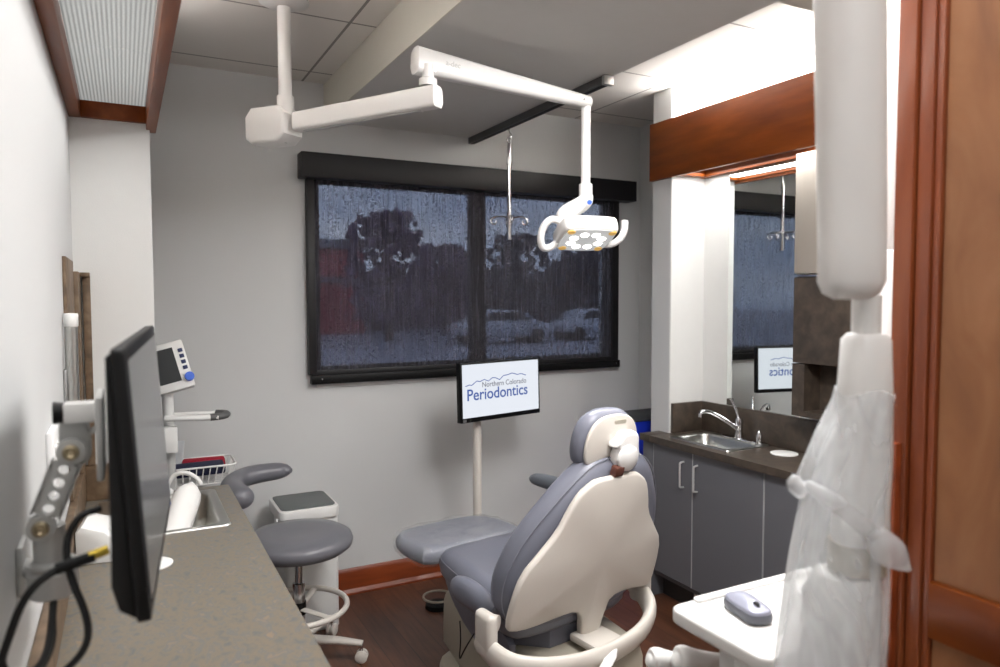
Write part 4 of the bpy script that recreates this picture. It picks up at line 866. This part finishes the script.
rim = rrect(bxs[1]-bxs[0], bxs[3]-bxs[2], 0.03, 4, (bxs[0]+bxs[1])/2, (bxs[2]+bxs[3])/2); rimb = rrect(bxs[1]-bxs[0]-0.03, bxs[3]-bxs[2]-0.03, 0.03, 4, (bxs[0]+bxs[1])/2, (bxs[2]+bxs[3])/2)
loop_tube(bk, [(u, v, zt_) for u, v in rim], 0.0045, 8); loop_tube(bk, [(u, v, zb_) for u, v in rimb], 0.003, 6)
def per(o, f):
    n = len(o); L = [math.hypot(o[(i+1) % n][0]-o[i][0], o[(i+1) % n][1]-o[i][1]) for i in range(n)]; s = f*sum(L)
    for i in range(n):
        if s <= L[i]: k = s/L[i]; return (o[i][0]*(1-k)+o[(i+1) % n][0]*k, o[i][1]*(1-k)+o[(i+1) % n][1]*k)
        s -= L[i]
    return o[0]
for k in range(36):
    a, c_ = per(rim, k/36), per(rimb, k/36); tube(bk, [(a[0], a[1], zt_), (c_[0], c_[1], zb_)], 0.0025, 6)
for k in range(6):
    yy = bxs[2]+0.03+k*(bxs[3]-bxs[2]-0.06)/5; tube(bk, [(bxs[0]+0.015, yy, zb_), (bxs[1]-0.015, yy, zb_)], 0.002, 6)
obj('wire_basket', bk, 'white', t)
t.location.x -= 0.03
t.location.z += 0.0
def packet(name, x0, x1, y0, y1, z, th, rz, tilt, m, label):
    b = NB(); plate(b, rrect(x1-x0, y1-y0, 0.015, 3), th, Matrix.Translation(((x0+x1)/2, (y0+y1)/2, z)) @ Matrix.Rotation(math.radians(rz), 4, 'Z') @ Matrix.Rotation(math.radians(tilt), 4, 'X'), th*0.3)
    tag(obj(name, b, m), label, 'pouch')
packet('pouch', 0.215, 0.40, 3.50, 3.555, 0.815, 0.05, -4, 30, 'red', 'dark red cloth pouch at the back of the white wire basket')
packet('pouch', 0.17, 0.385, 3.375, 3.465, 0.822, 0.035, 3, 14, 'navy', 'navy blue cloth cuff folded in front of the red pouch in the wire basket')
tag(obj('paper_sheet', box(NB(), -0.05, 0.05, -0.001, 0.001, 0, 0.155, mx=Matrix.Translation((0.170, 3.54, 0.795)) @ Matrix.Rotation(math.radians(6), 4, 'Y') @ Matrix.Rotation(math.radians(25), 4, 'Z')), 'paper'), 'pale sheet standing upright at the left of the wire basket', 'paper')

# ------------------------------------------------------------------ dental chair
CH = math.radians(8)
t = thing('dental_chair', 'grey and off-white dental chair reclined towards the window, seen from behind', 'dental chair', (1.42, 2.19, 0), CH)
def L(name, b, m, parent=t, **k): return obj(name, b, m, parent, world=False, **k)
Rn = Matrix.Rotation(-CH, 4, 'Z')
L('base_plate', plate(NB(), smooth2d([(-0.31, -0.42), (-0.18, -0.55), (0.18, -0.55), (0.31, -0.42), (0.31, 0.50), (0.20, 0.66), (-0.20, 0.66), (-0.31, 0.50)], 2), 0.06, Rn @ Matrix.Translation((0, 0, 0.0)), 0.02, seg=3), 'pedestal')
b = NB(); plate(b, smooth2d([(-0.16, 0.0), (-0.19, 0.14), (-0.19, 0.27), (-0.10, 0.30), (0.55, 0.30), (0.62, 0.27), (0.63, 0.15), (0.63, 0.0)], 1), 0.46, Rn @ Matrix.Translation((0, 0, 0.058)) @ frame((-0.23, 0, 0), (0, 1, 0), (0, 0, 1)), 0.03, seg=3)
L('pedestal', b, 'pedestal')
L('lift_column', box(NB(), -0.11, 0.11, 0.02, 0.32, 0.34, 0.42, 0.01), 'beige')
L('seat_frame', plate(NB(), smooth2d([(-0.24, -0.06), (-0.22, 0.42), (-0.17, 0.52), (0.2, 0.52), (0.25, 0.42), (0.24, -0.06)], 1), 0.12, Matrix.Translation((0, 0, 0.335)), 0.03, seg=3), 'vinyl')
so = smooth2d([(-0.31, -0.02), (-0.26, -0.10), (0.22, -0.10), (0.27, -0.02), (0.27, 0.25), (0.26, 0.55), (0.22, 0.61), (-0.17, 0.61), (-0.215, 0.55), (-0.26, 0.25)], 2)
se = L('seat', cushion(NB(), so, 0.135, Matrix.Translation((0, 0, 0.415)), crown=-0.05, edge=0.42, c=(0, 0.22)), 'vinyl')
L('seat_piping', loop_tube(NB(), [(0+(u)*0.985, v*0.985+0.003, 0.510) for u, v in so], 0.002, 6), 'seam', se)
lo_ = smooth2d([(-0.255, 0.0), (-0.275, 0.10), (-0.275, 0.26), (-0.22, 0.36), (-0.08, 0.385), (0.08, 0.385), (0.22, 0.36), (0.275, 0.26), (0.275, 0.10), (0.255, 0.0)], 2)
Ml = frame((0, 0.56, 0.475), (1, 0, 0), (0, math.cos(math.radians(2)), -math.sin(math.radians(2))))
lr = L('leg_rest', cushion(NB(), lo_, 0.075, Ml, crown=0.05, edge=0.45, c=(0, 0.19)), 'vinyl')
def wob(u, v): return 0.004*math.sin(37*u+11*v)+0.003*math.sin(61*v-23*u)+0.002*math.sin(90*(u+v))
L('plastic_cover', cushion(NB(), [(u*1.035, (v-0.19)*1.06+0.195) for u, v in lo_], 0.088, Ml @ Matrix.Translation((0, 0, -0.006)), crown=0.05, edge=0.42, c=(0, 0.19), curve=wob), 'film', lr)
# backrest
ln = math.radians(14); bo = Vector((-0.042, -0.10, 0.45)); ev_ = Vector((0, -math.sin(ln), math.cos(ln))); ef = Vector((0, math.cos(ln), math.sin(ln)))
Mf = Matrix(((1, 0.09, ef.x, bo.x), (0, ev_.y, ef.y, bo.y), (0, ev_.z, ef.z, bo.z), (0, 0, 0, 1)))         # +w forward
Mb = Matrix(((1, 0.09, -ef.x, bo.x), (0, ev_.y, -ef.y, bo.y), (0, ev_.z, -ef.z, bo.z), (0, 0, 0, 1)))       # +w backward
half = [(0.0, 0.625), (0.11, 0.612), (0.18, 0.56), (0.245, 0.485), (0.325, 0.36), (0.362, 0.24), (0.365, 0.14), (0.33, 0.05), (0.25, 0.0), (0.0, -0.02)]
co = smooth2d([(u*1.02+0.043, v) for u, v in half+[(-u, v) for u, v in half[1:-1]][::-1]], 2)
bkc = L('backrest', cushion(NB(), co, 0.12, Mf, crown=0.0, edge=0.45, c=(0.03, 0.3), curve=lambda u, v: 0.35*max(0, abs(u)-0.12)**2*2.2), 'vinyl')
def seam_path(k, w): return [Mf @ Vector((u*k, (v-0.3)*k+0.3, w+0.77*max(0, abs(u*k)-0.12)**2)) for u, v in co]
L('back_piping', loop_tube(NB(), seam_path(0.985, 0.022), 0.002, 6), 'seam', bkc)
hs = [(0.0, 0.568), (0.09, 0.568), (0.11, 0.56), (0.155, 0.53), (0.185, 0.475), (0.212, 0.40), (0.27, 0.33), (0.325, 0.265), (0.34, 0.17), (0.338, 0.085), (0.32, 0.065), (0.22, 0.085), (0.12, 0.085), (0.09, 0.05), (0.078, -0.03), (0.06, -0.09), (0.0, -0.10)]
left = [(-u, v) for u, v in hs[:11]][::-1]
sho = smooth2d(hs[:10]+[(0.32, 0.07), (0.21, 0.085), (0.13, 0.075), (0.118, 0.02), (0.112, -0.07), (0.09, -0.10), (0.05, -0.095), (0.025, -0.06), (0.005, 0.02), (-0.03, 0.06), (-0.12, 0.062), (-0.24, 0.055)]+left[:-1], 1)
bs = L('back_shell', cushion(NB(), sho, 0.028, Mb @ Matrix.Translation((0, 0, 0.002)), crown=0.9, edge=0.4, c=(0, 0.27), rings=10), 'beige')
for s in (-1, 1):
    L('pivot_boss', tube(NB(), [(-0.045+s*0.33, -0.10, 0.53), (-0.04+s*0.345, -0.085, 0.53)], 0.026, 18), 'beige')
    L('yoke_bracket', box(NB(), -0.035+s*0.365-0.022, -0.035+s*0.365+0.022, -0.115, -0.02, 0.41, 0.565, 0.02, 4), 'beige')
yk = [(-0.378, -0.02, 0.46), (-0.378, -0.10, 0.43), (-0.345, -0.18, 0.41), (-0.20, -0.235, 0.39), (0.0, -0.245, 0.38), (0.20, -0.225, 0.395), (0.33, -0.16, 0.42), (0.378, -0.08, 0.445), (0.378, -0.01, 0.48)]
L('yoke_bar', tube(NB(), [(x*0.965-0.035, y-0.01, z) for x, y, z in yk], [0.045, 0.047, 0.048, 0.046, 0.045, 0.046, 0.048, 0.047, 0.045], 18, smooth=2, flat=(1.0, 0.5)), 'beige')
L('yoke_hinge', box(NB(), -0.05, 0.09, -0.24, -0.08, 0.37, 0.40, 0.01), 'beige')
L('release_lever', tube(NB(), [(0.0, -0.25, 0.41), (-0.05, -0.29, 0.385), (-0.13, -0.315, 0.372)], [0.018, 0.02, 0.012], 12, smooth=1, flat=(0.5, 1)), 'white2')
# headrest
hl = math.radians(-2); hb = Vector((0.030, -0.195, 1.058))
hl = math.radians(-5); hv = Vector((0, -math.sin(ln+hl), math.cos(ln+hl))); hf = Vector((0, math.cos(ln+hl), math.sin(ln+hl)))
Mhf = Matrix(((1, 0, hf.x, hb.x), (0, hv.y, hf.y, hb.y), (0, hv.z, hf.z, hb.z), (0, 0, 0, 1))); Mhb = Matrix(((1, 0, -hf.x, hb.x), (0, hv.y, -hf.y, hb.y), (0, hv.z, -hf.z, hb.z), (0, 0, 0, 1)))
hh = [(0.0, 0.155), (0.06, 0.15), (0.105, 0.125), (0.132, 0.075), (0.138, 0.015), (0.128, -0.03), (0.09, -0.052), (0.0, -0.058)]
ho = smooth2d(hh+[(-u, v) for u, v in hh[1:-1]][::-1], 2)
hr = L('headrest', cushion(NB(), ho, 0.075, Mhf, crown=0.05, edge=0.4, c=(0, 0.05)), 'vinyl')
L('headrest_shell', cushion(NB(), [(u*0.90, (v-0.05)*0.90+0.05) for u, v in ho], 0.016, Mhb @ Matrix.Translation((0, 0, -0.002)), crown=0.7, edge=0.4, c=(0, 0.05)), 'beige', hr)
L('shell_slot', plate(NB(), rrect(0.055, 0.014, 0.006, 3, 0.02, 0.118), 0.004, Mhb @ Matrix.Translation((0, 0, 0.016))), 'pedestal', hr)
kn = smooth2d([(0.055, 0.07), (0.03, 0.085), (-0.02, 0.082), (-0.03, 0.06), (-0.055, 0.05), (-0.058, 0.03), (-0.035, 0.03), (-0.045, -0.01), (-0.03, -0.045), (0.0, -0.06), (0.03, -0.058), (0.055, -0.035), (0.068, 0.0), (0.06, 0.03)], 1)
L('headrest_knob', plate(NB(), kn, 0.045, Mhb @ Matrix.Translation((0.02, 0.01, 0.022)), 0.012, seg=3), 'white', hr)
L('knob_disc', lathe(NB(), [(0.045, 0.0), (0.045, 0.012), (0.038, 0.018), (0, 0.02)], seg=30, mx=Mhb @ Matrix.Translation((0.02, 0.005, 0.066))), 'white', hr)
L('headrest_post', box(NB(), -0.022, 0.026, -0.13, -0.03, 0.012, 0.028, 0.004, mx=Mhb), 'beige', hr)
L('post_clip', box(NB(), -0.03, 0.034, -0.078, -0.055, 0.010, 0.036, 0.004, mx=Mhb), 'white', hr)
L('latch', box(NB(), -0.022, 0.018, 0.568, 0.602, 0.004, 0.032, 0.004, mx=Mb), 'brownplug')
# arms
L('arm_rest', tube(NB(), [(0.335, 0.0, 0.765), (0.33, 0.12, 0.77), (0.315, 0.36, 0.775), (0.30, 0.54, 0.775), (0.295, 0.57, 0.775)], [0.03, 0.042, 0.045, 0.042, 0.02], 16, smooth=2, flat=(0.7, 1)), 'vinyl_dark')
L('arm_support', tube(NB(), [(0.335, 0.14, 0.74), (0.345, 0.08, 0.66), (0.37, 0.02, 0.58)], 0.02, 12, smooth=1), 'beige')
L('arm_rest', tube(NB(), [(-0.325, -0.02, 0.52), (-0.325, 0.05, 0.525), (-0.32, 0.15, 0.53), (-0.315, 0.24, 0.52), (-0.31, 0.28, 0.50)], [0.03, 0.048, 0.05, 0.046, 0.02], 16, smooth=2, flat=(1.1, 0.7)), 'vinyl', label='lowered padded arm at the left of the seat')
L('side_skirt', plate(NB(), smooth2d([(-0.02, 0.30), (-0.02, 0.42), (0.25, 0.47), (0.48, 0.52), (0.54, 0.50), (0.50, 0.40), (0.30, 0.30), (0.05, 0.27)], 1), 0.03, frame((-0.27, 0, 0), (0.12, 1, 0), (0, 0, 1)), 0.008), 'vinyl')
L('cord', tube(NB(), [(-0.27, 0.30, 0.36), (-0.285, 0.27, 0.30), (-0.275, 0.30, 0.20), (-0.28, 0.26, 0.26), (-0.27, 0.20, 0.35)], 0.0028, 6, smooth=2), 'black_soft')
# foot control ring
t2 = thing('foot_control', 'dark wire ring foot control on the floor beyond the chair pedestal', 'foot control', (1.40, 3.36, 0))
obj('ring', loop_tube(NB(), [(1.40+0.075*math.cos(2*PI*k/28), 3.36+0.075*math.sin(2*PI*k/28), 0.055) for k in range(28)], 0.006, 8), 'pedestal', t2)
obj('disc', lathe(NB(), [(0.066, 0), (0.062, 0.02), (0.03, 0.035), (0, 0.036)], c=(1.40, 3.36, 0), seg=30), 'black', t2)

# ------------------------------------------------------------------ delivery unit in the right foreground
def pxw(x, y, d):   # helper used only to turn a measured sight line into a place in the room
    r = (x-500)/715*d; z = H-(y-333.5)/715*d*math.cos(pit)-d*math.sin(pit); dd = d*math.cos(pit)
    return Vector((dd*math.sin(yaw)+r*math.cos(yaw), dd*math.cos(yaw)-r*math.sin(yaw), z))
t = thing('delivery_unit', 'white delivery arm with tray in the right foreground, hanging from the ceiling', 'dental delivery unit', (0.95, 0.70, 1.0))
def stack(b, rings, n=28, caps=True):
    """rings: (centre Vector, half width along Rh, half depth along Fh[, power])"""
    V = []
    for c_, hw, hd, *o in rings:
        p = o[0] if o else 2.6; L_ = []
        for k in range(n):
            a = 2*PI*k/n; cs, sn = math.cos(a), math.sin(a)
            L_.append(b.verts.new(c_+Rh*(hw*math.copysign(abs(cs)**(2/p), cs))+Fh*(hd*math.copysign(abs(sn)**(2/p), sn))))
        V.append(L_)
    for a, c_ in zip(V, V[1:]):
        for k in range(n): b.faces.new((a[k], a[(k+1) % n], c_[(k+1) % n], c_[k]))
    if caps: b.faces.new(V[0][::-1]); b.faces.new(V[-1])
    return b
ct, cb = pxw(842, 0, 1.0), pxw(850, 300, 1.0)
cu = Vector((ct.x, ct.y, 2.50))
obj('suspension_column', stack(NB(), [(cu, 0.046, 0.04), (ct, 0.0445, 0.04), (cb+Vector((0, 0, 0.06)), 0.042, 0.038), (cb+Vector((0, 0, 0.025)), 0.043, 0.036), (cb+Vector((0, 0, 0.008)), 0.036, 0.030), (cb, 0.022, 0.018)]), 'white', t)
n0, n1 = pxw(866, 296, 1.04), pxw(866, 345, 1.04)
obj('column_neck', stack(NB(), [(n0, 0.02, 0.02, 2), (n1, 0.02, 0.02, 2)]), 'white', t)
obj('lower_arm', stack(NB(), [(pxw(866, 334, 1.04), 0.024, 0.024), (pxw(866, 340, 1.04), 0.032, 0.03), (pxw(866, 400, 1.04), 0.036, 0.034), (pxw(866, 470, 1.04), 0.037, 0.034), (pxw(864, 545, 1.04), 0.036, 0.034)]), 'white', t)
obj('arm_collar', stack(NB(), [(pxw(862, 545, 1.04), 0.038, 0.036), (pxw(862, 575, 1.04), 0.038, 0.036)]), 'pedestal', t)
obj('control_head', stack(NB(), [(pxw(852, 578, 1.04), 0.044, 0.036), (pxw(848, 600, 1.04), 0.055, 0.042), (pxw(846, 690, 1.04), 0.055, 0.042)]), 'white2', t)
# tray
to = rrect(0.40, 0.243, 0.025, 5, 1.122, 0.934)
tr_ = obj('tray', plate(NB(), to, 0.030, Matrix.Translation((0, 0, 0.970)), 0.007, seg=3), 'white', t)
obj('tray_lip', plate(NB(), rrect(0.34, 0.018, 0.008, 4, 1.15, 1.042), 0.008, Matrix.Translation((0, 0, 0.9995)), 0.003), 'white', tr_)
obj('tray_support', box(NB(), 0.93, 1.05, 0.70, 0.86, 0.93, 0.969, 0.01), 'armgrey', t)
obj('holder_bar', box(NB(), 0.935, 1.10, 0.86, 0.90, 0.935, 0.969, 0.008), 'white2', t)
for i, (x, y, hz) in enumerate(((685, 668, 0.028), (658, 668, 0.024), (738, 672, 0.018))):
    p = pxw(x, y, (1.36, 1.38, 1.28)[i]); q = p + Vector((0.13, -0.03, -0.03))
    obj('handpiece', tube(NB(), [p-Vector((0.014, -0.004, -0.002)), p-Vector((0.010, -0.003, 0)), p, p+(q-p)*0.25, q], [hz*0.35, hz*0.75, hz, hz*0.7, hz*0.6], 16, smooth=2), 'white', t)
obj('handpiece_clip', box(NB(), 0.955, 0.985, 0.90, 0.955, 0.90, 0.969, 0.008), 'white2', t)
# mouse
t3 = thing('computer_mouse', 'grey computer mouse on the white tray', 'computer mouse', (1.03, 0.955, 1.0), math.radians(-14))
mo = smooth2d([(-0.02, 0.053), (0.02, 0.053), (0.031, 0.03), (0.028, -0.02), (0.026, -0.045), (0.012, -0.054), (-0.012, -0.054), (-0.026, -0.045), (-0.028, -0.02), (-0.031, 0.03)], 2)
obj('base_shell', cushion(NB(), mo, 0.020, Matrix.Translation((0, 0, 0.0005)), crown=0.1, edge=0.3, c=(0, 0)), 'mouse2', t3, world=False)
obj('top_shell', cushion(NB(), [(u*0.93, v*0.96) for u, v in mo], 0.011, Matrix.Translation((0, 0, 0.015)), crown=0.6, edge=0.5, c=(0, 0.005)), 'mouse', t3, world=False)
obj('scroll_wheel', lathe(NB(), [(0, -0.003), (0.008, -0.003), (0.009, 0), (0.008, 0.003), (0, 0.003)], seg=20, mx=frame((0, -0.028, 0.0275), (0, 1, 0), (0, 0, 1))), 'black', t3, world=False)
# plastic sleeve over the arm
rnd = random.Random(5)
def sleeve(b, rows, n=72, amp=0.004):
    V = []
    for i, (x, y, hw, hd, d) in enumerate(rows):
        c_ = pxw(x, y, d); L_ = []
        for k in range(n):
            a = 2*PI*k/n; w = 1+amp/hw*(math.sin(5*a+i*0.25)+0.6*math.sin(9*a-i*0.4)+0.4*math.sin(15*a+i*0.7))*min(1, i/3)
            L_.append(b.verts.new(c_+Rh*(hw*w*math.cos(a))+Fh*(hd*w*math.sin(a))+Vector((0, 0, 0.006*math.sin(3*a+i)))))
        V.append(L_)
    for a, c_ in zip(V, V[1:]):
        for k in range(n): b.faces.new((a[k], a[(k+1) % n], c_[(k+1) % n], c_[k]))
    return b
rows = [(866, 392, 0.040, 0.038, 1.04), (864, 404, 0.041, 0.040, 1.04), (857, 430, 0.051, 0.044, 1.04), (852, 458, 0.060, 0.047, 1.04), (847, 480, 0.066, 0.050, 1.04), (849, 500, 0.060, 0.046, 1.04), (847, 525, 0.062, 0.048, 1.04), (844, 560, 0.066, 0.050, 1.04), (841, 600, 0.071, 0.052, 1.04), (838, 640, 0.075, 0.053, 1.04), (836, 668, 0.078, 0.054, 1.04), (835, 695, 0.080, 0.054, 1.04)]
t4 = thing('plastic_sleeve', 'milky plastic barrier sleeve tied around the white foreground arm', 'plastic cover', (0.93, 0.66, 1.04))
sk = obj('sleeve', sleeve(NB(), rows), 'bag', t4, smooth=180)
so_ = sk.modifiers.new('thickness', 'SOLIDIFY'); so_.thickness = 0.0006
tie = [(pxw(808, 487, 0.99)), pxw(830, 500, 0.975), pxw(860, 522, 0.97), pxw(884, 545, 0.985)]
obj('gathered_band', tube(NB(), tie, [0.008, 0.012, 0.013, 0.012], 14, smooth=2, flat=(1, 0.5)), 'bag', t4, smooth=180)
tail = [(pxw(878, 536, 0.985), 0.016), (pxw(890, 552, 0.98), 0.024), (pxw(900, 562, 0.98), 0.022), (pxw(912, 573, 0.985), 0.008), (pxw(918, 576, 0.99), 0.002)]
obj('tied_tail', tube(NB(), [p for p, r in tail], [r for p, r in tail], 14, smooth=1, flat=(1, 0.4)), 'bag', t4, smooth=180)
kn2 = [(pxw(800, 478, 1.0), 0.006), (pxw(797, 486, 1.0), 0.014), (pxw(808, 496, 0.995), 0.012)]
obj('corner_knot', tube(NB(), [p for p, r in kn2], [r for p, r in kn2], 12, smooth=1), 'bag', t4, smooth=180)
# second white pole behind it
pp = pxw(887, 100, 1.55)
t5 = thing('support_pole', 'thin white ceiling pole between the big arm and the wood partition', 'pole', (pp.x, pp.y, 1.3))
obj('upper_tube', lathe(NB(), [(0.0155, 1.70), (0.0155, 2.505)], c=(pp.x, pp.y, 0), seg=24), 'white', t5)
obj('lower_tube', lathe(NB(), [(0.0, 1.20), (0.022, 1.20), (0.022, 1.69), (0.0155, 1.70)], c=(pp.x, pp.y, 0), seg=24), 'white', t5)

# ------------------------------------------------------------------ cherry wood partition at the right edge
t = thing('wood_partition', 'tall cherry wood panelled partition filling the right edge', 'partition', (1.22, 0.25, 0))
Z1 = 2.505
obj('end_stile', box(NB(), 1.196, 1.26, 0.762, 0.794, 0, Z1, 0.002), 'cherry_v', t)
obj('stile', box(NB(), 1.204, 1.25, 0.735, 0.759, 0, Z1, 0.002), 'cherry_v', t)
obj('stile_bead', box(NB(), 1.210, 1.25, 0.722, 0.7345, 0, Z1, 0.003), 'cherry_v', t)
obj('core', box(NB(), 1.225, 1.245, -0.4, 0.765, 0.0, Z1), 'cherry_v', t)
obj('middle_rail', box(NB(), 1.206, 1.235, -0.4, 0.722, 1.015, 1.112, 0.003), 'cherry', t)
obj('top_rail', box(NB(), 1.206, 1.235, -0.4, 0.722, 2.40, Z1, 0.003), 'cherry', t)
obj('bottom_rail', box(NB(), 1.206, 1.235, -0.4, 0.722, 0.0, 0.14, 0.003), 'cherry', t)
obj('upper_panel', box(NB(), 1.219, 1.226, -0.4, 0.720, 1.113, 2.40), 'cherry_panel', t)
obj('lower_panel', box(NB(), 1.219, 1.226, -0.4, 0.720, 0.14, 1.014), 'cherry_panel', t)
tag(obj('wood_strip', box(NB(), 1.178, 1.1955, 0.768, 0.80, 0.0, 1.345, 0.002), 'base_wood'), 'short dark red wood strip fixed to the front edge of the partition', 'trim strip')
